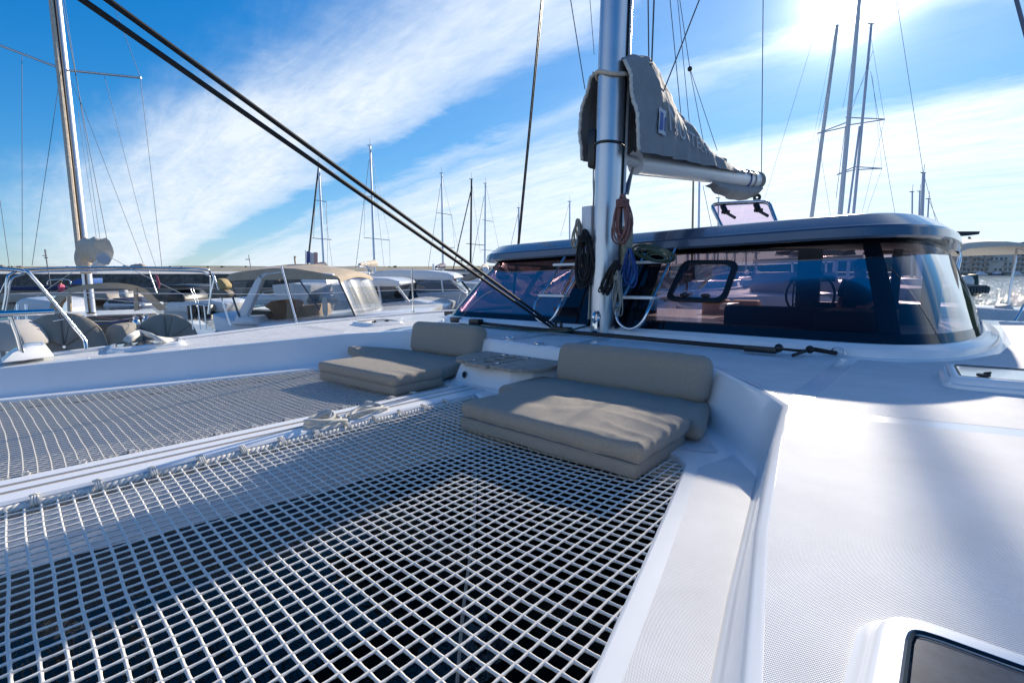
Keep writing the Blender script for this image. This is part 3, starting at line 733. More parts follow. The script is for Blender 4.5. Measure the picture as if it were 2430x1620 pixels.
# boarding ladders either side of the mast
def ladder(foot, top, stepx, wl):
    """foot: (x,y) of outer and inner foot in pixels on the coaming; built on the rake of the glass"""
    lx, rx = foot; y0, z0, y1, z1 = 4.60, .43, 5.28, 1.30
    ax = Vector((0, y1 - y0, z1 - z0)); ax.normalize(); n = Vector((0, -ax.z, ax.y))
    def rail(x, sgn, tt): 
        b = Vector((x, y0, z0)); return b
    cx = (lx + rx) / 2; hw = (rx - lx) / 2
    prt = Vector((0, y0, z0))
    pts = [Vector((lx, 0, 0)) + prt + ax * (1.06 if not top else top[0]) + n * .0, Vector((lx, 0, 0)) + prt + ax * .55 + n * .05, Vector((lx, 0, 0)) + prt + ax * .34 + n * .08, Vector((lx - .01, 0, 0)) + prt + ax * .2 + n * .10, Vector((lx + .03, 0, 0)) + prt + ax * .06 + n * .06, Vector((cx - .05, 0, 0)) + prt + ax * .0 + n * .02,
           Vector((cx + .05, 0, 0)) + prt + ax * .0 + n * .02, Vector((rx - .03, 0, 0)) + prt + ax * .06 + n * .06, Vector((rx + .01, 0, 0)) + prt + ax * .2 + n * .10, Vector((rx, 0, 0)) + prt + ax * .34 + n * .08, Vector((rx, 0, 0)) + prt + ax * .55 + n * .05, Vector((rx, 0, 0)) + prt + ax * (1.06 if not top else top[1])]
    ld = part('ladder', MB().tube(smooth_path(pts, 5), .0165, 8), STEEL, cat, ang=80)
    for s, wdt in ((.36, 1.0), (.83, 1.0)):
        c = prt + Vector((cx, 0, 0)) + ax * s + n * .06
        st = part('step', MB().box((lx - .02, c.y - .075, c.z - .018), (rx + .02, c.y + .05, c.z + .012)), GEL, ld, bevel=.006)
        part('tread', MB().box((lx - .015, c.y - .07, c.z + .0125), (rx + .015, c.y + .045, c.z + .016)), mat('grey_tread', (.25, .26, .27), .8), st)
    return ld
pl_ = Lz(1468, 770, .45); 
ladder((-2.62, -2.28), (1.0, 1.12), 0, 0)
ladder((-3.72, -3.38), (1.0, .95), 0, 0)

# ---------------------------------------------------------------- mast, boom and stowed mainsail
MX, MY = -2.83, 4.72
def mast_c(z): return Vector((MX, MY + .025 * (z - .38), z))
def build_mast():
    mb = MB(); rows = []
    sh = []
    for k in range(28):
        a = 2 * math.pi * k / 28; x = .128 * math.cos(a); y = .185 * math.sin(a)
        if y > .1: x = x * .72; 
        sh.append((x, y))
    for z in (.34, .36, 2, 4, 7, 11, 15): rows.append([mast_c(z) + Vector((x, y, 0)) for x, y in sh])
    m = part('mast', MB().grid(rows, True).poly(rows[0][::-1]).poly(rows[-1]), ALU, cat, ang=40)
    part('mast_step', MB().box((MX - .2, MY - .24, .325), (MX + .2, MY + .24, .37)), GEL, m, bevel=.01)
    part('sail_track', MB().grid([[mast_c(z) + Vector((x, y, 0)) for x, y in ((.098, .135), (.03, .192), (-.03, .192), (-.098, .135))] for z in (.5, 15)]), BLACK, m, smooth=False)
    part('track_groove', MB().tube([mast_c(.45) + Vector((.127, .05, 0)), mast_c(15) + Vector((.127, .05, 0))], .008, 5), BLACK, m)
    part('track_rail', MB().tube([mast_c(.45) + Vector((.06, .2, 0)), mast_c(15) + Vector((.06, .2, 0))], .03, 8), ALUW, m)
    b = mast_c(1.55); part('winch_box', MB().box((MX - .25, MY - .10, 1.30), (MX - .125, MY + .08, 1.72)), ALUW, m, bevel=.012)
    part('chafe_pad', MB().box((MX + .11, MY + .10, 1.08), (MX + .17, MY + .30, 1.50)), mat('aged_leather', (.38, .34, .24), .9, vary=(20, .3)), m, bevel=.02)
    pts = [mast_c(2.34) + Vector((.135 * math.cos(a), .192 * math.sin(a), .0)) for a in [2 * math.pi * i / 24 for i in range(24)]]
    part('mast_strap', MB().tube(pts, .014, 6, closed=True), BLACK, m)
    pts = [mast_c(3.02) + Vector((.15 * math.cos(a), .205 * math.sin(a), .03 * math.sin(a * 2))) for a in [2 * math.pi * i / 24 for i in range(24)]]
    part('lacing', MB().tube(pts, .022, 6, closed=True), CREAM, m)
    part('foot_block', MB().box((MX + .02, MY - .27, .36), (MX + .08, MY - .21, .50)).tube(arc((MX + .05, MY - .24, .54), .055, 0, 360, 14, Vector((0, 1, 0)), ZZ)[:-1], .02, 6, closed=True), STEEL, m, bevel=.008)
    part('lead_block', MB().box((MX - .22, MY - .06, 2.12), (MX - .12, MY + .1, 2.52)), BLACK, m, bevel=.03)
    # fairing either side of the mast at the black centre of the windscreen
    part('mast_fairing', MB().prism([(MX - .16, 4.62, .42), (MX - .16, 4.9, .42), (MX - .16, 5.3, 1.2)], (-.02, 0, 0)).prism([(MX + .18, 4.62, .42), (MX + .18, 4.9, .42), (MX + .18, 5.3, 1.2)], (.02, 0, 0)), FRIT, m)
build_mast()
BS, BE = Lx(1508, 386, -2.80), Lx(1806, 429, -3.05)
def build_boom():
    ax = (BE - BS).normalized(); rows = []
    up = (ZZ - ax * ZZ.dot(ax)).normalized(); sd_ = ax.cross(up)
    for t in (0, .5, .97, 1.0):
        c = BS.lerp(BE, t); k = 1 if t < 1 else .94
        rows.append([c + sd_ * (.10 * k * math.cos(a)) + up * (.135 * k * math.sin(a)) for a in [2 * math.pi * i / 22 for i in range(22)]])
    b = part('boom', MB().grid(rows, True).poly(rows[0][::-1]).poly(rows[-1]), ALUW, cat, ang=40)
    for t, m in ((.80, ROPEBL), (.86, ROPEG), (.945, ROPEG), (.96, ROPEG), (.975, ROPEG)):
        c = BS.lerp(BE, t); part('boom_lashing', MB().tube([c + sd_ * (.108 * math.cos(a)) + up * (.143 * math.sin(a)) for a in [2 * math.pi * i / 18 for i in range(18)]], .016, 6, closed=True), m, b)
    e = BS.lerp(BE, .955) - up * .13
    part('sheet_block', MB().tube([e, e - ZZ * .1], .012, 6).tube(arc(e - ZZ * .2, .05, 0, 360, 12)[:-1], .03, 6, closed=True).box((e.x - .03, e.y - .05, e.z - .38), (e.x + .03, e.y + .05, e.z - .22)), BLACK, b)
    part('gooseneck', MB().tube([mast_c(BS.z) + Vector((.02, .18, 0)), BS], .06, 10), ALUW, b)
    part('boom_slot', MB().tube([BS + up * .127 + sd_ * .0, BS.lerp(BE, .98) + up * .127], .02, 6), BLACK, b)
    return ax, up, sd_
BAX, BUP, BSD = build_boom()
def build_bag():
    # top line and folds measured against the boom
    tp = [(1505, 118), (1528, 122), (1545, 160), (1560, 195), (1580, 225), (1610, 268), (1640, 315), (1668, 338), (1700, 365), (1730, 385), (1765, 402), (1795, 412)]
    L = (BE - BS).length; st = []
    for (x, y) in tp:
        p = Lx(x, y, -2.80 - .2 * max(0, (x - 1505) / 290)); t = (p - BS).dot(BAX); h = (p - BS).dot(BUP) - .125; st.append((t, h))
    st = [(-.42, st[0][1] * .90), (-.2, st[0][1] * .97)] + st
    rows = []; n = 26; tab = sorted(st); NS = 46
    for k in range(NS + 1):
        t = tab[0][0] + (tab[-1][0] - tab[0][0]) * k / NS; h = max(.05, lerp_tab(tab, t)); f = k / NS
        w = .16 * (1 - f) ** .6 + .095
        c = BS + BAX * t + BUP * .05; row = []
        for j in range(n):
            a = math.pi * j / (n - 1); s = math.cos(a); v = math.sin(a)
            xx = math.copysign(abs(s) ** .45, s) * (w if s > 0 else w + .22 * max(0, 1 - f * 2.6) ** .8) * (1 - .22 * v); zz = h * (v ** .9)
            p = c + BSD * xx + BUP * zz
            wr = noise.noise(Vector((t * 2.6, zz * 2.0 - t * 1.3, s * 1.4 + 3))) * .055 + noise.noise(Vector((t * 8 - zz * 5, zz * 4, s * 3))) * .026 * (1 + 2.2 * max(0, f - .55))
            ex = math.sin(t * 13 + zz * 6) * .012 * max(0, (f - .45)) * 4 - abs(noise.noise(Vector((t * 2.2 + zz * 2.4, zz * .8 - t * .5, 4)))) * .09 * (.4 + f)
            row.append(p + BSD * (wr + ex) * (1 if s >= 0 else -1) + BUP * (noise.noise(Vector((t * 9, s, 8))) * .045 * f))
        rows.append(row)
    bag = part('sail_bag', MB().grid(rows), BAG, cat, ang=70)
    bag.data.materials[0] = BAG
    # laced white edge at the front opening, by the mast
    for s, m in ((0, ROPEW), (-1, ROPEW)):
        pts = [rows[0][j] + Vector((0, -.02, 0)) for j in (range(0, n // 2 - 2) if s == 0 else range(n - 1, n // 2 + 2, -1))]
        q = smooth_path(pts, 4); mb = MB(); mb.tube([p + Vector((.004 * math.sin(i * 1.9), .0, .004 * math.cos(i * 2.3))) for i, p in enumerate(q)], [.016 + .006 * abs(math.sin(i * 1.3)) for i in range(len(q))], 6)
        part('front_lacing', mb, ROPEW, bag, ang=80)
    # far flap sagging below the boom
    fl = []
    for k in range(17):
        f = k / 16; t = L * (.42 + .53 * f); c = BS + BAX * t - BSD * 0; d = (.05 + .24 * math.sin(math.pi * min(1, f * .75 + .05)) if f < .95 else .12)
        row = []
        for j in range(7):
            g = j / 6; row.append(c - BSD * (-.02 + .12 * math.sin(math.pi * g)) * -1 - BUP * (.10 + d * g) + BSD * .03 * math.sin(k * 1.7) * g)
        fl.append(row)
    part('sail_flap', MB().grid(fl), BAG, bag, ang=70)
    # lettering and emblem lie on the port flank
    def on_flank(t, zabs):
        h = max(.05, lerp_tab(tab, t)); v = min(.97, max(.05, zabs / h)) ** (1 / .9); hf = math.asin(v) / math.pi * (n - 1) / (n // 2 - 2)
        k = (t - tab[0][0]) / (tab[-1][0] - tab[0][0]) * NS; k = max(0, min(NS - .01, k)); k0 = int(k); fr = k - k0
        side = 0 if (rows[0][0].x > rows[0][-1].x) else 1
        a = hf * (n // 2 - 2); a0 = int(a); fa = a - a0
        jj = (lambda q: q) if side == 0 else (lambda q: n - 1 - q)
        p = rows[k0][jj(a0)].lerp(rows[k0][jj(a0 + 1)], fa); q = rows[k0 + 1][jj(a0)].lerp(rows[k0 + 1][jj(a0 + 1)], fa); r = p.lerp(q, fr)
        e1 = rows[k0 + 1][jj(a0)] - rows[k0][jj(a0)]; e2 = rows[k0][jj(a0 + 1)] - rows[k0][jj(a0)]; nn = e1.cross(e2).normalized()
        if nn.x < 0: nn = -nn
        return r + nn * .02
    fc = bpy.data.curves.new('lettering', 'FONT'); fc.body = 'NAUTITECH'; fc.size = 1; fc.space_character = 1.08
    to = bpy.data.objects.new('lettering_source', fc); col.objects.link(to); bpy.context.view_layer.update()
    dg = bpy.context.evaluated_depsgraph_get(); tm = bpy.data.meshes.new_from_object(to.evaluated_get(dg))
    bm = bmesh.new(); bm.from_mesh(tm); bmesh.ops.triangulate(bm, faces=bm.faces)
    bmesh.ops.subdivide_edges(bm, edges=[e for e in bm.edges if e.calc_length() > .15], cuts=2)
    wmax = max(v.co.x for v in bm.verts)
    for v in bm.verts:
        u = v.co.x / wmax; g = v.co.y
        tt = .42 + u * 1.55; v.co = on_flank(tt, lerp_tab(tab, tt) * (.30 + .10 * u + .42 * g))
    bm.to_mesh(tm); bm.free(); tm.materials.clear(); tm.materials.append(mat('pale_print', (.62, .64, .66), .7))
    lo_ = bpy.data.objects.new('lettering', tm); col.objects.link(lo_); lo_.parent = bag
    bpy.data.objects.remove(to); bpy.data.curves.remove(fc)
    def patch(t0, t1, h0, h1, m, name, k=6, out=0):
        part(name, MB().grid([[on_flank(t0 + (t1 - t0) * i / k + .1 * (j / k), h0 + (h1 - h0) * j / k) + Vector((out, 0, 0)) for j in range(k + 1)] for i in range(k + 1)]), m, bag)
    patch(.02, .26, .22, .50, mat('patch_white', (.66, .68, .72), .7), 'emblem', out=.004)
    patch(.05, .15, .26, .46, mat('patch_blue', (.05, .13, .42), .7), 'emblem_mark', out=.008)
    patch(.19, .25, .26, .42, mat('patch_blue', (.05, .13, .42), .7), 'emblem_mark', out=.008)
build_bag()

# ---------------------------------------------------------------- rigging wires and running lines (parts of the boat)
def wire(name, a, b, r, m, n=6): return part(name, MB().tube([a, b], r, n), m, cat)
CAR = Lz(1312, 779, .37)
for (x, y, o) in ((195, 0, (0, 0, 0)), (255, 0, (.06, .02, 0))):
    a = CAR + Vector(o); b = Lx(x, y, -2.85); b = a + (b - a) * 1.5
    part('jib_sheet', MB().tube([a, b], .0145, 8), ROPEB, cat)
ms = mast_c(14.2)
for (x, y, yy) in ((1229, 578, 6.35), (1232, 578, 6.40)):
    b = Ly(x, y, yy); t = Ly(x + 56, 0, yy - .55); wire('shroud', b + (b - t) * .3, t + (t - b) * ((MX - .1 - t.x) / (t.x - b.x)), .012, BLACK)
q1, q2 = Ly(2432, 75, 5.8), Ly(2402, -12, 5.7); q2 = q1 + (mast_c(14) - q1) * 1.0; wire('shroud', q1 - (q2 - q1) * ((q1.z - .35) / (q2.z - q1.z)), q2, .014, mat('steel_blue', (.09, .12, .2), .4, metal=.6))
WIRE = mat('dull_wire', (.10, .115, .14), .5, metal=.4)
for (a, b, yy, r) in (((1354, 0), (1388, 212), 5.0, .006), ((1400, 0), (1410, 130), 5.2, .004), ((1590, 0), (1616, 275), 7.2, .006), ((1608, 0), (1637, 305), 7.6, .005), ((1613, 0), (1637, 163), 7.2, .005), ((1637, 165), (1669, 335), 7.2, .0045), ((1638, 165), (1702, 358), 7.6, .0045),
                      ((1662, -6), (1524, 346), 5.6, .008), ((1811, -5), (1807, 412), 9.3, .007), ((1538, 0), (1540, 180), 5.4, .008), ((1552, 0), (1546, 165), 5.4, .01), ((1545, 150), (1500, 380), 5.3, .006), ((1548, 150), (1510, 390), 5.35, .006)):
    pa, pb = Ly(*a, yy), Ly(*b, yy); wire('halyard', pa + (pa - pb) * (1.5 if a[1] <= 0 else 0), pb, r, WIRE)
part('sheet_shackle', MB().ball(Ly(1637, 164, 7.2), .035, 8, 6), BLACK, cat)
# control lines running down the fore side of the mast
for k, (dx, m) in enumerate(((-.145, ROPEG), (-.16, ROPEW), (-.15, ROPEGR), (-.17, ROPEG), (-.155, ROPET))):
    pts = [mast_c(9) + Vector((dx + .02, -.03 + .03 * k, 0)), mast_c(3.0) + Vector((dx, -.04 + .03 * k, 0)), mast_c(2.1) + Vector((dx - .03 * (k % 3), -.04 + .03 * k, 0)), mast_c(1.7) + Vector((dx - .01, -.05 + .03 * k, 0)), mast_c(.5) + Vector((dx - .02 + .01 * k, -.05, 0))]
    part('control_line', MB().tube(smooth_path(pts, 6), .009, 6), m, cat)
for dx, m in ((.06, ROPEBL), (.09, ROPEG), (.03, ROPEG)):
    part('control_line', MB().tube([BS + Vector((-.02, -.02, -.06)), mast_c(1.85) + Vector((dx + .03, .2, 0))], .012, 6), m, cat)

# ---------------------------------------------------------------- curved jib track in front of the mast with its cars and blocks
def track():
    a, b = Lz(1068, 757, .36), Lz(1990, 842, .36); pts = []
    for px, py in ((1072, 756), (1162, 769), (1300, 783), (1437, 795), (1600, 810), (1782, 826)): pts.append(Lz(px, py, .37))
    y = sum(p.y for p in pts[1:]) / 5
    p2 = smooth_path(pts, 6); tr = part('jib_track', MB().tube(p2, .016, 6, flat=1.3), BLACK, cat)
    car = Lz(1325, 783, .385); part('track_car', MB().box((car.x - .09, car.y - .05, .36), (car.x + .16, car.y + .05, .42)).tube(arc((car.x, car.y, .44), .04, 0, 360, 12)[:-1], .018, 6, closed=True), BLACK, cat, bevel=.01)
    e = Lz(1805, 831, .37)
    part('track_stop', MB().box((e.x - .12, e.y - .035, .355), (e.x + .12, e.y + .035, .40)).ball((e.x + .13, e.y, .40), .035, 8, 6), BLACK, cat, bevel=.008)
    k = [Lz(1838, 826, .37), Lz(1905, 832, .375), Lz(1925, 826, .39), Lz(1980, 836, .37)]
    part('tail_line', MB().tube(smooth_path(k, 6), .011, 6), ROPEB, cat)
    part('line_knot', MB().ball(Lz(1922, 829, .385), .032, 8, 6).tube([Lz(1922, 829, .38), Lz(1882, 843, .365)], .014, 6).tube([Lz(1925, 828, .38), Lz(1985, 838, .37)], .017, 6), ROPEB, cat)
    c = Lz(1988, 838, .36); part('pad_eye', MB().tube(arc(c, .045, 0, 180, 10), .006, 6).box((c.x - .07, c.y - .02, c.z - .004), (c.x + .07, c.y + .02, c.z + .003)), STEEL, cat)
    for (x, y) in ((1068, 745), (1085, 760), (1130, 765)):
        q = Lz(x, y, .38); part('turning_block', MB().box((q.x - .10, q.y - .05, .35), (q.x + .08, q.y + .06, .425)), BLACK, cat, bevel=.015)
    part('furling_line', MB().tube(smooth_path([Lz(1090, 768, .36), Lz(1180, 778, .355), Lz(1260, 785, .36), Lz(1310, 786, .38), Lz(1350, 784, .40), Lz(1395, 772, .42)], 6), .010, 6), ROPEGR, cat)
track()

# ---------------------------------------------------------------- bow rail, stanchions and lifelines on the far side deck
def rails():
    f1, f2 = Lz(205, 828, .29), Lz(55, 852, .28)
    dpt = [(205, 828), (203, 815), (196, 800), (150, 745), (75, 655), (58, 645), (30, 640), (-60, 634)]
    pts = [Lx(x, y, f1.x - .02 * i) for i, (x, y) in enumerate(dpt)]
    rail = part('bow_rail', MB().tube(smooth_path(pts, 6), .0165, 10), STEEL, cat, ang=80)
    p2 = [Lx(x, y, f2.x) for x, y in ((56, 855), (42, 800), (28, 762), (26, 752))]
    part('rail_post', MB().tube(smooth_path(p2, 5), .019, 10), STEEL, rail)
    p3 = [Lx(x, y, f2.x) for x, y in ((-60, 747), (20, 744), (110, 740), (128, 739))]
    part('bow_seat_edge', MB().tube(p3, .026, 10), STEEL, rail)
    part('rail_stub', MB().tube([Lx(152, 757, f1.x), Lx(125, 762, f1.x)], .006, 6), STEEL, rail)
    s1 = [(Lz(706, 772, .30), (668, 632)), (Lz(981, 742, .33), (977, 636)), (Lz(1500, 700, .35), None)]
    tops = []
    for b, t in s1[:2]:
        tp = Vector((b.x, b.y, 0)); q = Ly(t[0], t[1], b.y); h = q.z - b.z
        top = Vector((q.x, b.y, q.z)); tops.append((b, top))
        s = part('stanchion', MB().tube([b, top], .0125, 8), STEEL, cat); part('stanchion_base', MB().box((b.x - .03, b.y - .03, b.z - .01), (b.x + .03, b.y + .03, b.z + .03)), STEEL, s, bevel=.006)
    e0 = pts[3]; e1 = pts[5]
    bk = Vector((-7.15, 8.5, .35))
    for f in (.98, .52):
        a = e1.lerp(e0, 1 - f); part('lifeline', MB().tube([a, tops[0][0].lerp(tops[0][1], f), tops[1][0].lerp(tops[1][1], f), bk + ZZ * (.7 * f)], .0035, 5), STEEL, cat)
    # folded boarding ramp and its fittings beside the rail foot
    r = [Lz(0, 862, .28), Lz(62, 846, .28), Lz(130, 842, .28), Lz(110, 820, .33)]
    ramp = part('bow_locker', MB().prism([Lz(0, 862, .275), Lz(130, 846, .275), Lx(108, 818, Lz(130, 846, .275).x - .05), Lx(70, 820, Lz(60, 852, .275).x), Lx(30, 836, Lz(20, 858, .275).x)], (-.35, .02, 0)), GEL, cat, bevel=.012)
    part('locker_strut', MB().tube([Lx(97, 812, ramp_x(97)), Lx(113, 848, ramp_x(113) )], .01, 6), STEEL, ramp)
def ramp_x(px): return Lz(px, 846, .275).x + .03
rails()

# ---------------------------------------------------------------- saloon and aft cockpit seen through the glass
def interior():
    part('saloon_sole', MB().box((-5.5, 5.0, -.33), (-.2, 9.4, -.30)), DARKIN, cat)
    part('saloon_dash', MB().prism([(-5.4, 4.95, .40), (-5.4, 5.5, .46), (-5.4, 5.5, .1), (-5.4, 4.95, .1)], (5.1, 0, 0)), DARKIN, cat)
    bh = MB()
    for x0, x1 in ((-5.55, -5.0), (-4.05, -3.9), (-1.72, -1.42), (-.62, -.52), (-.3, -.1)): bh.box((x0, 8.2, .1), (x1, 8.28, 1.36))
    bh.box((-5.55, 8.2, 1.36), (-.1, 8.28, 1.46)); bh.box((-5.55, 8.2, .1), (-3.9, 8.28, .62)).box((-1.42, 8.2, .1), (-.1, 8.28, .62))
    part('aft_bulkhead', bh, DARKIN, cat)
    part('settee', MB().box((-2.1, 6.3, .1), (-1.0, 6.55, .62)).box((-2.1, 6.55, .1), (-1.0, 7.1, .45)), mat('plum_seat', (.10, .055, .055), .8), cat, bevel=.04)
    part('galley', MB().box((-5.3, 6.0, .1), (-4.6, 8.0, .66)), LINING, cat, bevel=.01)
    part('nav_desk', MB().box((-1.0, 5.6, .1), (-.4, 6.6, .62)), DARKIN, cat, bevel=.01)
    for (x, w) in ((-3.3, .46), (-2.82, .46)):
        part('cockpit_seat', MB().box((x, 8.75, .28), (x + w, 8.95, .60)), TANSEAT, cat, bevel=.05)
    part('cockpit_coaming', MB().box((-3.4, 9.2, -.1), (-.2, 9.35, .34)), WHITEB, cat, bevel=.02)
    part('cockpit_table', MB().box((-2.3, 8.5, .26), (-1.85, 9.0, .30)), LINING, cat)
    part('aft_bimini', MB().box((-5.5, 8.5, 1.52), (-.15, 10.2, 1.57)), LINING, cat, bevel=.02)
    for x in (-5.4, -.3): part('bimini_post', MB().tube([(x, 10.1, .2), (x, 10.1, 1.54)], .03, 8), STEEL, cat)
    part('reading_lamp', MB().tube(smooth_path([(-1.36, 6.4, .62), (-1.36, 6.4, .85), (-1.30, 6.4, .98), (-1.18, 6.4, 1.02)], 5), .009, 6).tube([(-1.2, 6.4, 1.02), (-1.08, 6.4, 1.0)], .022, 8), BLACK, cat)
    w = MB().tube(arc((-1.5, 8.0, .72), .3, 0, 360, 24)[:-1], .016, 6, closed=True)
    for a in range(0, 360, 72): w.tube([(-1.5, 8.0, .72), (-1.5 + .3 * math.cos(R(a)), 8.0, .72 + .3 * math.sin(R(a)))], .008, 5)
    part('helm_wheel', w, BLACK, cat)
    for (x, y, z) in ((1735, 725, 8.6), (1945, 735, 8.6)):
        p = Ly(x, y, z); part('grab_shelf', MB().box((p.x - .02, p.y - .5, p.z - .04), (p.x + .10, p.y + .1, p.z + .05)), WHITEB, cat, bevel=.01)
interior()
# ================================================================== CUSHIONS (loose on the boat)
def cushion(name, corners, z0, th, r, label, wr=.004, puff=.02, zf=None, tilt=None, seam=True, seed=0, div=.028, kn=None, group=None):
    c = [Vector((x, y, 0)) for x, y in corners]
    W = ((c[1] - c[0]).length + (c[2] - c[3]).length) / 2; D = ((c[3] - c[0]).length + (c[2] - c[1]).length) / 2
    nx, ny, nz = max(6, int(W / div)), max(6, int(D / div)), max(4, int(th / (div * .7)))
    mb = MB()
    def pos(x, y, z):
        q = Vector((min(max(x, r), W - r), min(max(y, r), D - r), min(max(z, r), th - r))); d = Vector((x, y, z)) - q
        if d.length > 1e-9:
            m = max(abs(d.x), abs(d.y), abs(d.z)); d = d.normalized() * m
        nrm = d.normalized() if d.length > 1e-6 else Vector((0, 0, 1 if z > th / 2 else -1))
        p = q + d; u, v = p.x / W, p.y / D
        tp = max(0, (p.z / th - .3) / .7)
        pf = puff * (4 * min(max(u, 0), 1) * (1 - min(max(u, 0), 1)) * 4 * min(max(v, 0), 1) * (1 - min(max(v, 0), 1))) ** .5 * tp
        side = puff * .4 * math.sin(math.pi * min(max(p.z / th, 0), 1))
        w = noise.noise(Vector((p.x * 5 + seed, p.y * 5, p.z * 7))) * wr + noise.noise(Vector((p.x * 14 + seed * 3, p.y * 9, p.z * 12))) * wr * .5
        w -= abs(noise.noise(Vector((p.x * 7 + seed, p.y * 3.2 + p.x * 1.5, p.z * 3 + seed)))) * wr * 1.1
        if kn: w += kn(u, v, p.z / th)
        p = p + nrm * w
        u, v = p.x / W, p.y / D
        b = c[0] * (1 - u) * (1 - v) + c[1] * u * (1 - v) + c[2] * u * v + c[3] * (1 - u) * v
        zz = z0 + p.z + pf + (zf(u, v) if zf else 0)
        out = Vector((b.x, b.y, zz))
        if nrm.z < .5 and nrm.z > -.5: out += Vector((nrm.x, nrm.y, 0)) * side
        return out
    X = [W * i / nx for i in range(nx + 1)]; Y = [D * i / ny for i in range(ny + 1)]; Z = [th * i / nz for i in range(nz + 1)]
    mb.grid([[pos(x, y, th) for x in X] for y in Y]).grid([[pos(x, y, 0) for x in X] for y in Y])
    mb.grid([[pos(x, 0, z) for x in X] for z in Z]).grid([[pos(x, D, z) for x in X] for z in Z])
    mb.grid([[pos(0, y, z) for y in Y] for z in Z]).grid([[pos(W, y, z) for y in Y] for z in Z])
    if tilt:
        pv, ang = tilt; Mx = Matrix.Translation(pv) @ Matrix.Rotation(ang, 4, 'X') @ Matrix.Translation(-Vector(pv)); mb.v = [Mx @ p for p in mb.v]
    ctr = sum(mb.v, Vector()) / len(mb.v); lo = min(p.z for p in mb.v)
    root = solo(name, mb, FAB, label, 'cushion', group or 'taupe lounge cushions on the foredeck', boat=True, loc=(ctr.x, ctr.y, lo), ang=75)
    if seam:
        pts = [pos(x, 0, th * seam_z(seam)) for x in X] + [pos(W, y, th * seam_z(seam)) for y in Y[1:]] + [pos(x, D, th * seam_z(seam)) for x in X[::-1][1:]] + [pos(0, y, th * seam_z(seam)) for y in Y[::-1][1:-1]]
        if tilt: pts = [Mx @ p for p in pts]
        part('piping', MB().tube(pts, .006, 5, closed=True), mat('piping_cord', (.30, .28, .26), .9), root, ang=80)
    return root
def seam_z(s): return .5 if s is True else s
def pleats(u, v, z):   # gathered folds at the outer end of the sagging pad
    e = max(0, (u - .62) / .38)
    return .013 * e * (1 - abs(math.sin(v * 15 + u * 6 + 2 * noise.noise(Vector((u * 3, v * 3, 2)))))) ** 2 * max(0, z - .2) * 1.6 + .010 * max(0, 1 - abs(u - .35) * 4) * math.sin(v * 15 + u * 12) * max(0, z - .5)
# starboard lounge (left of the console)
cushion('folded_pad', [(-4.43, 2.25), (-3.28, 2.29), (-3.30, 2.82), (-4.46, 2.80)], 0.0, .082, .013, 'lower half of the neat folded taupe pad on the far net', wr=.002, puff=.004, seam=False, seed=3)
cushion('folded_pad', [(-4.44, 2.25), (-3.28, 2.28), (-3.30, 2.82), (-4.46, 2.80)], .083, .082, .016, 'upper half of the neat folded taupe pad on the far net', wr=.003, puff=.012, seam=.03, seed=5, kn=lambda u, v, z: .006 * max(0, (u - .75) * 4) * math.sin(v * 24) * z)
cushion('seat_pad', [(-4.98, 2.86), (-3.36, 2.85), (-3.55, 3.46), (-4.72, 3.46)], .03, .105, .035, 'flat taupe seat pad left of the teak table, one corner curled up', wr=.003, puff=.015, seam=False, seed=8, zf=lambda u, v: .09 * max(0, 1 - u / .3) ** 1.6 * (1 - v))
cushion('back_cushion', [(-4.60, 3.40), (-3.56, 3.42), (-3.55, 3.62), (-4.60, 3.60)], .13, .35, .07, 'taupe backrest standing left of the teak table', wr=.003, puff=.012, seam=False, seed=12, tilt=((0, 3.4, .13), R(-10)))
# port lounge (right of the console)
cushion('folded_pad', [(-2.25, 2.05), (-1.02, 2.02), (-1.05, 2.66), (-2.26, 2.62)], 0.0, .082, .014, 'lower half of the crumpled folded taupe pad on the near net', wr=.004, puff=.006, seam=.9, seed=21, div=.022)
cushion('folded_pad', [(-2.23, 2.05), (-1.00, 2.01), (-1.03, 2.66), (-2.24, 2.66)], .084, .088, .017, 'upper half of the crumpled folded taupe pad on the near net', wr=.010, puff=.020, seam=.03, seed=25, kn=pleats, div=.018)
cushion('seat_pad', [(-2.52, 2.68), (-.96, 2.67), (-1.12, 3.22), (-2.50, 3.22)], .03, .11, .04, 'taupe seat pad under the backrest right of the teak table', wr=.006, puff=.02, seam=False, seed=31, div=.022)
cushion('back_cushion', [(-2.34, 3.14), (-1.13, 3.10), (-1.13, 3.27), (-2.34, 3.31)], .13, .315, .065, 'wide taupe backrest standing right of the teak table', wr=.003, puff=.014, seam=False, seed=37, tilt=((0, 3.12, .13), R(-12)))

# ================================================================== LOOSE ROPE
def hank(name, top, length, loops, w, r, m, label, ax=Vector((1, 0, 0)), seed=0, lean=Vector(), wrap=True):
    """a coil hung up by its neck: long loops falling from one point"""
    rnd = random.Random(seed); mb = MB(); top = Vector(top); ay = Vector((0, -1, 0)) if abs(ax.x) > .5 else Vector((1, 0, 0))
    for k in range(loops):
        l = length * rnd.uniform(.75, 1.05); ww = w * rnd.uniform(.4, 1.0); sh = rnd.uniform(-.5, .5) * w; dp = rnd.uniform(-.04, .04)
        pts = []
        for i in range(13):
            t = 2 * math.pi * i / 13; g = (1 - math.cos(t)) / 2
            pts.append(top + ax * (math.sin(t) * ww * (.35 + .65 * g) + sh * g) + ay * (dp * g + .02 * math.sin(t * 2 + k)) - ZZ * (l * g) + lean * g)
        mb.tube(smooth_path(pts, 2, True), r, 5, closed=True)
    if wrap:
        for k in range(4):
            mb.tube(arc(top - ZZ * (length * .12 + k * r * 1.9), w * .42 + r, 0, 360, 12, ax, ay)[:-1], r, 5, closed=True)
    return solo(name, mb, m, label, 'rope', 'rope coils hung about the mast', boat=True, loc=top, ang=80)
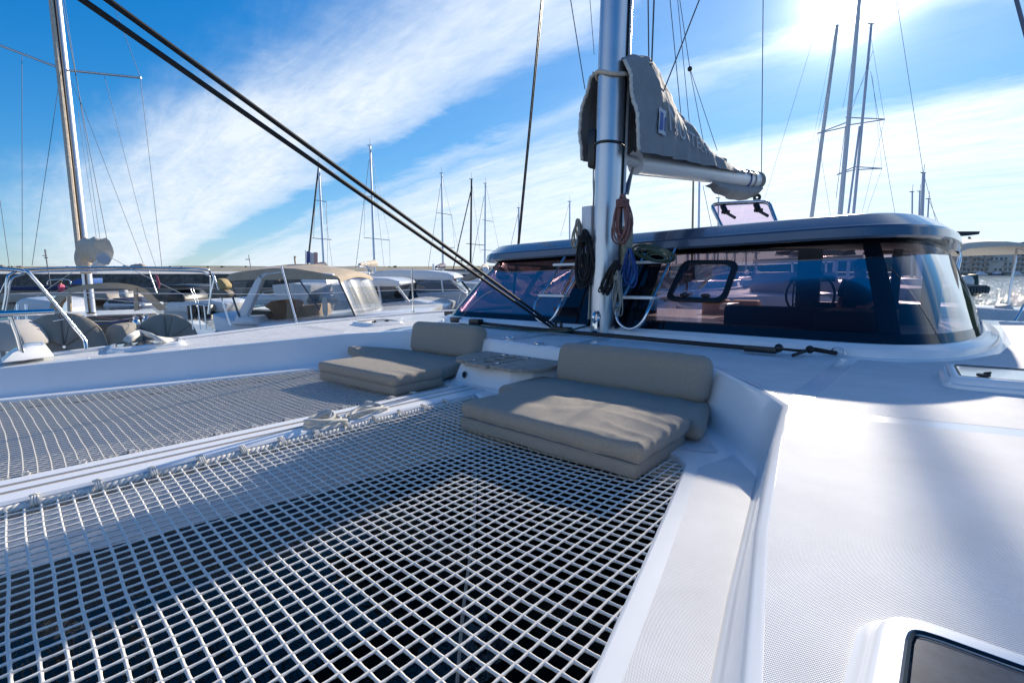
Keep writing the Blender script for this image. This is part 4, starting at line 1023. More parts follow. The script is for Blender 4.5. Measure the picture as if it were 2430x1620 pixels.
hank('rope_coil', Ly(1388, 545, 4.56), .60, 18, .135, .0095, ROPEB, 'large black rope coil hanging left of the mast at roof height', seed=1)
hank('rope_coil', Ly(1478, 462, 4.52), .46, 12, .115, .0105, ROPEP, 'red-brown rope coil hung high on the mast', seed=2)
hank('rope_coil', Ly(1462, 618, 4.50), .34, 12, .09, .008, ROPEB, 'tangled black line bundle low on the mast', seed=3, lean=Vector((-.12, 0, 0)))
hank('rope_coil', Ly(1466, 642, 4.49), .46, 8, .075, .0055, ROPEG, 'thin grey cord hanging lowest on the mast', seed=4)
hank('rope_coil', Ly(1494, 590, 4.62), .38, 5, .09, .0095, ROPEBL, 'bright blue rope loops right of the mast', seed=5, wrap=False)
hank('rope_coil', Ly(1372, 520, 4.6), .34, 6, .08, .009, ROPEG, 'short grey line loops beside the winch box', seed=9, wrap=False)
def lying_coil(name, c, rx, ry, n, r, m, label, ang=0, boat=True, seed=0, zr=.02, grp=None):
    rnd = random.Random(seed); mb = MB(); c = Vector(c); pts = []
    for i in range(n * 12):
        t = 2 * math.pi * i / 12; k = 1 - .22 * rnd.random() * .4; x = rx * math.cos(t) * k + .05 * rx * math.sin(i * .37); y = ry * math.sin(t) * k
        a = R(ang) + .12 * math.sin(i * .21)
        pts.append(c + Vector((x * math.cos(a) - y * math.sin(a), x * math.sin(a) + y * math.cos(a), r + zr * (i / (n * 12)) + .012 * math.sin(i * .9) ** 2)))
    mb.tube(smooth_path(pts, 2), r, 6)
    return solo(name, mb, m, label, 'rope', grp, boat=boat, loc=c, ang=80)
g = Ly(1540, 602, 4.86)
gm = MB()
for k in range(5):
    pts = [g + Vector((.21 * math.cos(t) * (1 - .13 * k) + .05 + .03 * k, -.04 * k + .05 * math.cos(t + k), (.075 - .008 * k) * math.sin(t + .2 * k) - .05 * math.cos(t) - .012 * k)) for t in [2 * math.pi * i / 16 for i in range(16)]]
    gm.tube(smooth_path(pts, 2, True), .0115, 6, closed=True)
solo('rope_coil', gm, ROPEGR, 'green flecked rope coil lying on the upper ladder step', 'rope', 'rope coils hung about the mast', boat=True, ang=80)
b0 = Lz(770, 1002, .035); b1 = Lz(840, 985, .035)
bc = MB()
def oval(c, rx, ry, ang, z, r=.011):
    c = Vector(c); rx *= .85; ry *= .85; z *= .8; bc.tube([c + Vector((rx * math.cos(t) * math.cos(ang) - ry * math.sin(t) * math.sin(ang), rx * math.cos(t) * math.sin(ang) + ry * math.sin(t) * math.cos(ang), z + .012 * math.sin(t * 2 + z * 90))) for t in [2 * math.pi * i / 22 for i in range(22)]], r, 6, closed=True)
for k in range(3): oval((b0.x + .02, b0.y - .02 * k, .03), .085 - .012 * k, .15 - .015 * k, .2 * k - .2, .012 + .022 * k)
for k in range(2): oval((b1.x, b1.y + .10, .03), .07, .20 - .03 * k, .1 + .25 * k, .014 + .02 * k)
bc.tube(smooth_path([b0 + Vector((-.02, -.1, .03)), b0 + Vector((-.07, .0, .05)), b0 + Vector((-.02, .06, .055)), b0 + Vector((.03, .02, .03))], 6), .012, 6)
solo('rope_coil', bc, mat('pale_grey_rope', (.55, .53, .48), .9, bump=('noise', 500, .4, .002)), 'pale grey rope coil lying on the centre beam between the nets', 'rope', boat=True, ang=80)
mr = MB()
mo = Lz(340, 806, .34)
for k in range(3):
    tt = [(295, 812), (310, 798), (330, 790), (352, 795), (372, 804), (400, 808), (425, 806)]
    mr.tube(smooth_path([Lz(x + 4 * k, y + 3 * k - 3, .33 + (.05 if 1 <= i <= 4 else 0) - .01 * k) for i, (x, y) in enumerate(tt)], 6), .02, 7)
solo('mooring_rope', mr, ROPEW, 'thick white mooring rope looped over a cleat at the far bow', 'rope', boat=True, ang=80)

# ================================================================== NEIGHBOURING BOATS
def PP(lst, d): return [P(x, y, d) for x, y in lst]
def slab(root, name, px, d, w, m, bevel=0, **k):
    """a body traced as a side profile at distance d and carried w metres across (away from the camera)"""
    return part(name, MB().prism(PP(px, d), DD * w), m, root, bevel=bevel, tri=True, **k)
def bar(root, name, px, d, r, m, n=6, sm=0):
    pts = [P(x, y, d[i] if isinstance(d, (list, tuple)) else d) for i, (x, y) in enumerate(px)]
    if sm: pts = smooth_path(pts, sm)
    return part(name, MB().tube(pts, r, n), m, root, ang=80)

# --- sailing yacht with the tan sprayhood, stern towards us
def tan_yacht():
    FW = Vector((-.982, .159, 0)); RT = Vector((.159, .982, 0)); O = UU * -6.4 + DD * 8.0
    def q(a, b, z): return O + FW * a + RT * b + ZZ * z
    t = thing('sailing_yacht', 'yacht with tan sprayhood and covered twin wheels beyond the left bow', 'yacht', (O.x, O.y, WATER))
    # hull
    rows = []
    for a, hw, zs in ((-1.3, 1.55, -.42), (0, 1.75, -.40), (3, 1.85, -.36), (6, 1.6, -.33), (8.5, .9, -.28), (10, .06, -.22)):
        rows.append([q(a, -hw * .7, WATER - .2), q(a, -hw * .95, -.5), q(a, -hw, zs), q(a, -hw + .18, zs + .02), q(a, hw - .18, zs + .02), q(a, hw, zs), q(a, hw * .95, -.5), q(a, hw * .7, WATER - .2)])
    hull = MB().grid(rows[1:]); part('hull', hull, WHITEB, t, ang=40)
    part('hull', MB().grid([[r[0], r[1], r[2], r[3]] for r in rows[:2]]).grid([[r[4], r[5], r[6], r[7]] for r in rows[:2]]).poly(rows[0]), WHITEB, t) if False else None
    part('cockpit_well', MB().box((0, 0, 0), (1, 1, 1), Matrix(((FW.x * 3.2, RT.x * 2.1, 0, q(-1.2, -1.05, 0).x), (FW.y * 3.2, RT.y * 2.1, 0, q(-1.2, -1.05, 0).y), (0, 0, .1, -.62), (0, 0, 0, 1)))), mat('grey_sole', (.18, .16, .14), .8), t)
    for s in (-1, 1):
        part('coaming', MB().prism([q(-1.2, s * 1.1, -.6), q(-1.2, s * 1.1, -.30), q(3.2, s * 1.1, -.12), q(3.2, s * 1.1, -.6)], RT * (s * .5)), WHITEB, t, bevel=.03)
    slab(t, 'companionway', [(206, 764), (298, 757), (300, 815), (210, 815)], 10.2, .1, BLACK); slab(t, 'companionway', [(304, 762), (342, 760), (342, 800), (304, 800)], 10.3, .1, BLACK)
    slab(t, 'cockpit_locker', [(195, 752), (330, 748), (345, 760), (200, 764)], 10.1, .5, mat('dark_trim', (.06, .055, .05), .5), bevel=.02)
    part('cabin_top', MB().prism([q(3.6, -1.15, -.36), q(3.6, -1.0, -.14), q(3.6, 1.0, -.14), q(3.6, 1.15, -.36)], FW * 5), WHITEB, t, bevel=.05)
    part('saloon_window', MB().prism([q(3.8, 1.17, -.33), q(3.8, 1.05, -.18), q(7.4, 1.05, -.18), q(7.4, 1.17, -.33)], RT * .01), BLACK, t)
    # covered wheels and pedestal covers
    for (px, py, d, r) in ((152, 822, 7.5, .50), (396, 808, 8.55, .45)):
        c = P(px, py, d); n = Vector((c.x, c.y, 0)).normalized(); sx = Vector((-n.y, n.x, 0)) * -1; mb = MB(); rows = []
        for rr, dep in ((0.02, -.05), (r * .5, -.045), (r * .9, -.03), (r, 0), (r * .95, .05), (.1, .06)):
            rows.append([c + sx * (rr * math.cos(a)) + ZZ * (rr * math.sin(a)) + n * (dep + .012 * math.sin(a * 5)) for a in [2 * math.pi * i / 36 for i in range(36)]])
        wc = part('wheel_cover', mb.grid(rows, True), TAUPE, t, ang=60)
        for an in (90, 35, 145, 75):
            part('stitched_seam', MB().tube([c + sx * (rr * math.cos(R(an))) + ZZ * (rr * math.sin(R(an))) - n * (.055 - .03 * rr / r) for rr in (.03, r * .5, r * .9, r * .99)], .006, 5), mat('dark_seam', (.16, .145, .125), .9), wc)  # seam lines in a darker brown than the cover cloth
        part('cover_tie', MB().tube([c + sx * (r * 1.01 * math.cos(a)) + ZZ * (r * 1.01 * math.sin(a)) + n * .01 for a in [2 * math.pi * i / 30 for i in range(30)]], .008, 5, closed=True), CREAM, wc)
    for (px, py, d) in ((196, 752, 9.2), (345, 748, 9.6), (322, 752, 9.4), (178, 757, 9.0)):
        c = P(px, py, d); part('winch', MB().tube([c - ZZ * .14, c - ZZ * .08, c - ZZ * .05, c], [.07, .065, .045, .055], 12).tube([c, c + ZZ * .03], .03, 8), STEEL, t)
    for k, (x0, y0, x1, y1) in enumerate(((200, 762, 330, 752), (205, 768, 300, 760), (230, 752, 345, 756), (180, 765, 160, 790))):
        a, b = P(x0, y0, 9.3), P(x1, y1, 9.6); part('sheet_line', MB().tube([a, a.lerp(b, .5) - ZZ * .04, b], .009, 5), (ROPEW, ROPEBL, ROPEP, ROPEW)[k], t)
    for px, d in (([(240, 820), (252, 775), (268, 768), (290, 772), (304, 800), (300, 830)], 7.9), ([(104, 765), (104, 748), (150, 746), (152, 765), (150, 800), (108, 800)], 7.5)):
        slab(t, 'pedestal_cover', px, d, .35, TAUPE, bevel=.04)
    # sprayhood: tan frame with clear panes
    D1 = 11.2
    arcs = [(116, 737), (124, 712), (150, 690), (185, 678), (250, 671), (305, 674), (345, 686), (372, 710), (398, 735)]
    roof = MB(); a = smooth_path([P(x, y, D1) for x, y in arcs], 4)
    back = [p + FW * 1.0 + ZZ * -.02 for p in a]; frn = [Vector((p.x, p.y, min(p.z, .45) if p.z > .45 else p.z)) + FW * 1.5 for p in a]
    inn = [P(255, 752, D1).lerp(p, .85) for p in a]
    part('sprayhood', MB().grid([a, [p + (q2 - p) * 1.0 + FW * .0 for p, q2 in zip(a, back)]]).grid([a, inn]), TAN, t, ang=60)
    for px in ([(158, 690), (165, 690), (168, 740), (160, 740)], [(316, 682), (324, 684), (328, 736), (318, 738)]):
        slab(t, 'sprayhood_strap', px, D1 - .02, .04, TAN)
    for px in ([(126, 715), (157, 692), (160, 738), (120, 738)], [(326, 688), (345, 694), (385, 736), (328, 738)]):
        part('clear_pane', MB().poly(PP(px, D1 + .05)), CLEAR, t, smooth=False)
    part('clear_pane', MB().poly([p + FW * .9 for p in PP([(168, 692), (316, 686), (318, 738), (168, 738)], D1)]), CLEAR, t, smooth=False)
    # stern gantry of steel tube
    g = [(8, 735), (14, 700), (17, 662), (30, 648), (75, 639), (250, 634), (470, 638), (500, 648), (508, 662), (500, 700), (494, 745)]
    bar(t, 'bimini_frame', g, [6.6, 6.6, 6.6, 6.65, 6.8, 7.4, 8.1, 8.3, 8.3, 8.3, 8.3], .017, STEEL, 8, 5)
    bar(t, 'bimini_frame', [(14, 738), (20, 700), (25, 668), (40, 655), (90, 646), (260, 641), (460, 644), (490, 652), (500, 668), (497, 745)], [6.7, 6.7, 6.7, 6.75, 6.9, 7.5, 8.2, 8.3, 8.35, 8.35], .013, STEEL, 8, 5)
    bar(t, 'frame_leg', [(508, 655), (520, 690), (534, 735), (546, 772)], 8.3, .014, STEEL)
    bar(t, 'frame_leg', [(12, 672), (0, 698), (-30, 740)], 6.6, .012, STEEL)
    slab(t, 'tan_bundle', [(513, 660), (525, 662), (536, 675), (537, 683), (527, 688), (516, 682)], 8.2, .2, mat('tan_ochre', (.42, .31, .14), .8), bevel=.03)
    slab(t, 'outboard', [(505, 690), (530, 686), (544, 696), (536, 708), (512, 704)], 8.2, .2, mat('outboard_brown', (.2, .16, .12), .6), bevel=.03)
    for x in (452, 470, 484): bar(t, 'stern_rail', [(x, 725), (x + 6, 782)], 8.5, .011, STEEL)
    bar(t, 'stern_rail', [(424, 728), (460, 722), (500, 726)], 8.5, .012, STEEL)
    bar(t, 'guard_wire', [(20, 698), (160, 700), (330, 718), (500, 722)], 8.6, .004, STEEL)
    # mast, boom with stowed sail, standing rigging
    mb_, mt = P(216, 742, 13.6), P(133, 0, 13.6); mt = mt + (mt - mb_) * .9
    ms_ = part('mast', MB().tube([mb_, mt], .115, 12), ALU, t)
    part('mast_groove', MB().tube([mb_ + UU * .06 - DD * .11, mt + UU * .06 - DD * .11], .028, 6), BLACK, ms_)
    part('furled_sail', MB().tube([mb_ - UU * .1 - DD * .05 + ZZ * 1.4, mt - UU * .11], .06, 8), CREAM, ms_)
    for pl in ([(142, 162), (0, 108), (-60, 86)], [(158, 167), (335, 185)]): bar(t, 'spreader', pl, 13.5, .03, ALU, 8)
    for l, r_ in (([(52, 135), (53, 632)], .012), ([(144, 170), (76, 630)], .012), ([(248, 182), (345, 560), (372, 640)], .010), ([(272, 20), (333, 184), (384, 632)], .012), ([(145, -10), (200, 290), (258, 590)], .014), ([(152, -5), (190, 240), (240, 585)], .010), ([(160, 175), (200, 262), (340, 625)], .010), ([(0, 475), (22, 630)], .012), ([(185, 262), (228, 560), (235, 590)], .008)):
        bar(t, 'rigging', l, 13.2, r_ * .55, WIRE, 5)
    bm_ = part('boom', MB().tube([P(222, 640, 13.4), P(246, 614, 9.8)], .10, 12), ALUW, t)
    e = P(246, 613, 9.75); part('boom_end', MB().tube([e, e - Vector((e.x, e.y, 0)).normalized() * .03], .115, 14), mat('grey_cap', (.45, .5, .56), .5), bm_)
    rows = []
    for k in range(13):
        f = k / 12; c = P(200, 592, 13.2).lerp(P(246, 596, 9.9), f); w = .26 + .05 * math.sin(k * 1.3); h = .30 - .04 * f
        n = Vector((c.x, c.y, 0)).normalized(); sx = Vector((-n.y, n.x, 0)); rows.append([c + sx * (w * .6 * math.cos(a)) + ZZ * (h * math.sin(a) + .03 * math.sin(a * 4 + k)) for a in [2 * math.pi * i / 16 for i in range(16)]])
    part('sail_cover', MB().grid(rows, True).poly(rows[-1]), CREAM, t, ang=70)
    rows = []
    for k in range(9):
        f = k / 8; c = P(196 + 8 * f, 580 + 70 * f, 12.8); w = .10 + .10 * math.sin(math.pi * f); rows.append([c + UU * (w * math.cos(a)) + DD * (w * math.sin(a)) for a in [2 * math.pi * i / 10 for i in range(10)]])
    part('sail_luff', MB().grid(rows, True), CREAM, t, ang=70)
    bar(t, 'mainsheet', [(240, 602), (150, 660), (85, 705)], 9.6, .006, ROPEW); bar(t, 'mainsheet', [(250, 604), (330, 648), (450, 706)], 9.6, .006, ROPEW)
    bar(t, 'flag_staff', [(352, 640), (372, 695)], 9, .01, ALU); slab(t, 'pennant', [(369, 652), (374, 655), (380, 675), (377, 684), (372, 672)], 9, .01, mat('faded_red', (.5, .12, .16), .8))
tan_yacht()

# --- motor boat with the tan canopy and clear curtains
def canopy_boat():
    D = 10.2; o = P(680, 780, D); t = thing('motor_boat', 'motor cruiser with tan canopy roof, clear plastic curtains and white arch', 'motor boat', (o.x, o.y, WATER))
    slab(t, 'hull', [(498, 742), (560, 762), (600, 768), (850, 748), (1010, 740), (985, 840), (520, 850)], D, 2.8, WHITEB, bevel=.08)
    slab(t, 'stern_locker', [(545, 770), (560, 752), (598, 752), (606, 772)], D - .1, .6, WHITEB, bevel=.04)
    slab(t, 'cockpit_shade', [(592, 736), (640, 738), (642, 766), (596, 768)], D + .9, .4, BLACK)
    slab(t, 'arch', [(554, 762), (611, 652), (626, 645), (660, 642), (720, 643), (790, 650), (790, 655), (720, 649), (664, 650), (632, 655), (622, 664), (582, 758), (570, 764)], D, .16, WHITEB, bevel=.03)
    slab(t, 'arch', [(554, 762), (611, 652), (626, 645), (660, 642), (720, 643), (790, 650), (790, 655), (720, 649), (664, 650), (632, 655), (622, 664), (582, 758), (570, 764)], D + 2.3, .16, WHITEB, bevel=.03)
    roof = MB(); top = [(536, 660), (545, 650), (590, 642), (647, 636), (700, 637), (760, 647), (800, 656), (808, 664)]; bot = [(536, 669), (545, 666), (590, 664), (647, 664), (700, 663), (760, 664), (800, 664), (808, 667)]
    rows = []
    for k in range(9):
        f = k / 8; cr = .10 * math.sin(math.pi * f); rows.append([P(x, y, D) + DD * (2.4 * f) + ZZ * cr for x, y in top])
    roof.grid(rows); roof.grid([[P(x, y, D) for x, y in top], [P(x, y, D) for x, y in bot]]).grid([[p + DD * 2.4 for p in PP(top, D)], [p + DD * 2.4 for p in PP(bot, D)]])
    roof.grid([[rows[k][0] for k in range(9)], [rows[k][0] - ZZ * .1 for k in range(9)]]).grid([[rows[k][-1] for k in range(9)], [rows[k][-1] - ZZ * .06 for k in range(9)]])
    part('canopy', roof, TAN, t, ang=60)
    part('clear_curtain', MB().poly(PP([(540, 668), (588, 666), (560, 740), (500, 738)], D + .05)), CLEAR, t, smooth=False)
    part('clear_curtain', MB().poly(PP([(630, 666), (680, 666), (706, 762), (598, 764)], D + .12)), CLEAR, t, smooth=False) if False else None
    cur = MB(); n = 12
    cur.grid([[P(680 + 126 * i / n + (36 * i / n) * j / 4, 666 + 1 * i / n + (94 - 12 * i / n) * j / 4, D + .05 + .05 * math.sin(i * 2.2 + j * .4)) for j in range(5)] for i in range(n + 1)])
    part('clear_curtain', cur, CLEAR, t, ang=70)
    fc_ = MB().grid([[P(806 + 36 * j / 4, 666 + 82 * j / 4, D + .05) + DD * (2.2 * i / 8) + UU * (.05 * math.sin(i * 1.9)) for j in range(5)] for i in range(9)]); part('clear_curtain', fc_, CLEAR, t, ang=70)
    for l in ([(680, 667), (704, 762)], [(804, 664), (843, 750)], [(540, 668), (572, 764)], [(713, 668), (758, 735)]): bar(t, 'curtain_edge', l, D - .01, .02, mat('grey_edge', (.13, .13, .15), .6))
    slab(t, 'seat', [(622, 728), (640, 715), (662, 712), (690, 716), (700, 762), (650, 764), (640, 735)], D + .7, .7, BROWN, bevel=.06)
    slab(t, 'helm_console', [(700, 728), (755, 722), (762, 760), (705, 764)], D + 1.1, .8, mat('helm_brown', (.28, .2, .14), .7), bevel=.05)
    lp = MB(); c = P(768, 705, D - .05)
    for k in range(4): lp.tube([c + UU * (.03 * math.sin(a) + .012 * k) + ZZ * (.19 * math.cos(a) - .19) for a in [2 * math.pi * i / 16 for i in range(16)]], .009, 5, closed=True)
    part('fender_line', lp, ROPEW, t, ang=80)
    bar(t, 'mast_light', [(699, 612), (703, 638)], D + 1, .02, CREAM); part('lamp_globe', MB().ball(P(700, 610, D + 1), .03), CREAM, t)
    bar(t, 'flag_staff', [(725, 594), (726, 640)], D + 1, .012, ALU)
    for i, m in enumerate((mat('flag_blue', (.10, .12, .30), .8), mat('flag_white', (.62, .62, .64), .8), mat('flag_red', (.55, .34, .32), .8))):
        x0, x1 = 727 + 9 * i, 736 + 9 * i
        part('flag_band', MB().grid([[P(x, y + (x - 727) * .12 + 1.5 * math.sin(x * .35), D + 1 + .02 * math.sin(x * .3)) for y in (597, 606, 615, 624)] for x in (x0, x0 + 3, x0 + 6, x1)]), m, t)
canopy_boat()

def pilot_boats():
    D = 14.; o = P(880, 740, D); t = thing('motor_boat', 'small white wheelhouse boat with rounded roof, second motor boat from the tan canopy', 'motor boat', (o.x, o.y, WATER))
    slab(t, 'hull', [(800, 745), (840, 724), (930, 716), (985, 712), (1060, 726), (1040, 790), (800, 800)], D, 2.5, WHITEB, bevel=.06)
    slab(t, 'wheelhouse_roof', [(806, 674), (820, 662), (870, 658), (920, 660), (948, 667), (953, 675), (940, 680), (810, 682)], D, 2.2, WHITEB, bevel=.05)
    slab(t, 'wheelhouse_roof', [(800, 662), (812, 650), (850, 652), (872, 660)], D + .6, 1.2, mat('grey_hatch', (.16, .17, .2), .5), bevel=.03)
    slab(t, 'window_pane', [(826, 681), (938, 680), (966, 718), (845, 722)], D + .06, 2.0, BLUEG)
    for l in ([(820, 680), (838, 722)], [(862, 681), (868, 722)], [(898, 680), (905, 720)], [(942, 678), (972, 718)]): bar(t, 'window_post', l, D, .03, WHITEB if l[0][0] != 862 else BLACK)
    slab(t, 'door', [(866, 684), (898, 684), (892, 718), (866, 720)], D + .8, .1, BLACK)
    bar(t, 'bow_rail', [(834, 722), (880, 722), (940, 720), (985, 716)], D - .1, .014, STEEL); bar(t, 'bow_rail', [(875, 742), (888, 722)], D - .1, .014, STEEL)
    slab(t, 'deck_hatch', [(921, 733), (965, 728), (974, 736), (930, 740)], D - .05, .5, mat('brown_hatch', (.12, .07, .06), .3), bevel=.01)
    slab(t, 'anchor', [(872, 742), (882, 722), (890, 724), (884, 740)], D - .2, .1, STEEL)
    D = 17.; o = P(1000, 720, D); t = thing('motor_boat', 'larger white wheelhouse boat with blue glass, beside the cabin corner', 'motor boat', (o.x, o.y, WATER))
    slab(t, 'hull', [(950, 712), (1000, 700), (1080, 694), (1150, 702), (1130, 770), (950, 780)], D, 3, WHITEB, bevel=.06)
    slab(t, 'wheelhouse_roof', [(876, 655), (892, 644), (940, 640), (1010, 641), (1062, 647), (1078, 655), (1082, 660), (1060, 666), (950, 664), (885, 660)], D, 2.8, WHITEB, bevel=.06)
    slab(t, 'window_pane', [(955, 664), (1062, 664), (1100, 692), (960, 702)], D + .06, 2.6, BLUEG)
    for l in ([(958, 664), (968, 702)], [(985, 665), (986, 700)], [(1048, 664), (1052, 697)], [(1068, 662), (1106, 692)]): bar(t, 'window_post', l, D, .035, BLACK if l[0][0] < 990 else WHITEB)
    slab(t, 'cabin_wall', [(958, 698), (1098, 690), (1110, 700), (955, 712)], D - .02, 2.7, WHITEB, bevel=.02)
    bar(t, 'bow_rail', [(965, 700), (1010, 698), (1090, 696), (1130, 698)], D - .15, .015, STEEL)
    for x in (1015, 1050, 1085): bar(t, 'bow_rail', [(x + 8, 696), (x, 728)], D - .15, .013, STEEL)
    slab(t, 'antenna', [(1026, 626), (1030, 626), (1031, 642), (1027, 642)], D + 1, .06, WHITEB)
    bar(t, 'flag_staff', [(866, 622), (880, 660)], D, .015, ALU); slab(t, 'pennant', [(868, 628), (878, 636), (884, 648), (874, 644)], D, .01, mat('flag_white', (.62, .62, .64), .8))
    bar(t, 'antenna', [(836, 640), (842, 655)], D, .02, WHITEB)
    D = 15.; o = P(1150, 720, D); t = thing('motor_boat', 'motor boat with grey fabric canopy half hidden by the cabin corner', 'motor boat', (o.x, o.y, WATER))
    slab(t, 'hull', [(1085, 720), (1120, 700), (1200, 696), (1260, 700), (1250, 790), (1090, 790)], D, 3, WHITEB, bevel=.06)
    slab(t, 'canopy', [(1090, 664), (1112, 648), (1140, 637), (1185, 633), (1240, 640), (1240, 648), (1150, 650), (1110, 668)], D, 2.5, TAUPE, bevel=.05)
    slab(t, 'arch', [(1143, 634), (1158, 632), (1166, 660), (1178, 690), (1162, 692), (1150, 660)], D - .1, .25, WHITEB, bevel=.04)
    part('clear_curtain', MB().poly(PP([(1095, 668), (1140, 652), (1160, 692), (1100, 700)], D + .05)), CLEAR, t, smooth=False)
    slab(t, 'cockpit_seat', [(1110, 690), (1170, 685), (1180, 702), (1110, 706)], D + .5, 1, mat('seat_white', (.6, .6, .6), .6), bevel=.05)
    bar(t, 'window_frame', [(1096, 668), (1125, 705)], D, .03, BLACK)
pilot_boats()

# --- other small craft among the berths on the left
def small_left():
    D = 17.; o = P(60, 740, D); t = thing('covered_dinghy', 'white rounded hull of a dinghy on the left edge', 'dinghy', (o.x, o.y, WATER))
    slab(t, 'hull', [(28, 735), (35, 712), (60, 706), (115, 712), (140, 735), (140, 800), (28, 800)], D, 1.6, WHITEB, bevel=.12)
    for x in (42, 62): bar(t, 'davit', [(x, 722), (x + 4, 780)], D - .3, .05, STEEL)
    D = 13.; o = P(20, 810, D); t = thing('cockpit_cover', 'pale fabric cover rounded like a shell at the far left edge', 'boat cover', (o.x, o.y, WATER))
    D = 6.9
    slab(t, 'cover', [(-40, 835), (-40, 765), (10, 763), (35, 775), (52, 800), (62, 822), (40, 835)], D, .4, mat('pale_cover', (.48, .46, .44), .85), bevel=.05)
    part('cover_stand', MB().tube([P(0, 830, D + .2), Vector((P(0, 830, D + .2).x, P(0, 830, D + .2).y, WATER))], .06, 8), ALU, t)
    D = 30.; o = P(110, 700, D); t = thing('sailing_yacht', 'yacht with long navy boom cover lying under the breakwater', 'yacht', (o.x, o.y, WATER))
    slab(t, 'hull', [(-60, 700), (250, 694), (260, 712), (-60, 722)], D, 3, mat('sand_hull', (.42, .36, .3), .5), bevel=.1)
    slab(t, 'boom_cover', [(-40, 678), (40, 680), (140, 678), (152, 682), (140, 690), (-40, 690)], D + 1, .5, NAVYC, bevel=.1)
    slab(t, 'awning', [(160, 674), (180, 664), (198, 660), (198, 674)], D + 1, 1.5, BLUEC, bevel=.05)
    bar(t, 'mast', [(122, 690), (106, 592)], D + 1, .03, WIRE); bar(t, 'spreader', [(105, 612), (114, 611)], D + 1, .025, WIRE)
    bar(t, 'stern_arch', [(112, 675), (116, 666), (142, 663), (164, 664), (168, 674)], D - .5, .03, STEEL, 6, 3)
    D = 24.; o = P(420, 730, D); t = thing('motor_boat', 'dark hooded sports boat with twin outboards behind the tan sprayhood', 'motor boat', (o.x, o.y, WATER))
    slab(t, 'hull', [(385, 735), (400, 716), (500, 712), (540, 720), (530, 745), (390, 750)], D, 2.4, WHITEB, bevel=.08)
    slab(t, 'hood', [(392, 716), (396, 694), (408, 688), (424, 690), (436, 704), (440, 720)], D, 2, BLACK, bevel=.1)
    slab(t, 'awning', [(372, 680), (390, 676), (440, 676), (456, 682), (440, 684), (375, 684)], D, 2, BLACK, bevel=.04)
    for x in (442, 474): slab(t, 'outboard', [(x, 728), (x + 2, 722), (x + 22, 722), (x + 26, 734), (x + 18, 752), (x + 4, 752)], D - .5, .5, BLACK, bevel=.05)
    for x in (452, 458): bar(t, 'bow_rail', [(x, 684), (x + 14, 722)], D - .1, .02, STEEL)
    D = 28.; o = P(290, 720, D); t = thing('motor_boat', 'open white boat with navy cover seen through the tan sprayhood', 'motor boat', (o.x, o.y, WATER))
    slab(t, 'hull', [(240, 728), (250, 716), (325, 722), (330, 740), (240, 742)], D, 2.2, WHITEB, bevel=.06)
    slab(t, 'cover', [(252, 716), (268, 707), (300, 710), (318, 720), (300, 724), (255, 724)], D, 2, NAVYC, bevel=.1)
    slab(t, 'hull_side', [(168, 696), (202, 696), (202, 720), (168, 722)], D + 3, 2, mat('teal_hull', (.02, .13, .2), .4), bevel=.05)
    slab(t, 'outboard', [(280, 690), (292, 688), (294, 706), (282, 706)], D - .3, .4, mat('seat_white', (.6, .6, .6), .6), bevel=.05)
    D = 34.; o = P(610, 720, D); t = thing('motor_boat', 'low white boat glimpsed through the clear curtains', 'motor boat', (o.x, o.y, WATER))
    slab(t, 'hull', [(560, 706), (610, 700), (800, 700), (830, 712), (560, 722)], D, 3, WHITEB, bevel=.1)
    slab(t, 'awning', [(620, 690), (690, 688), (690, 692), (620, 694)], D, 2, TAUPE, bevel=.03)
    for x in (624, 686): bar(t, 'awning_post', [(x, 692), (x, 704)], D + .2, .03, STEEL)
small_left()

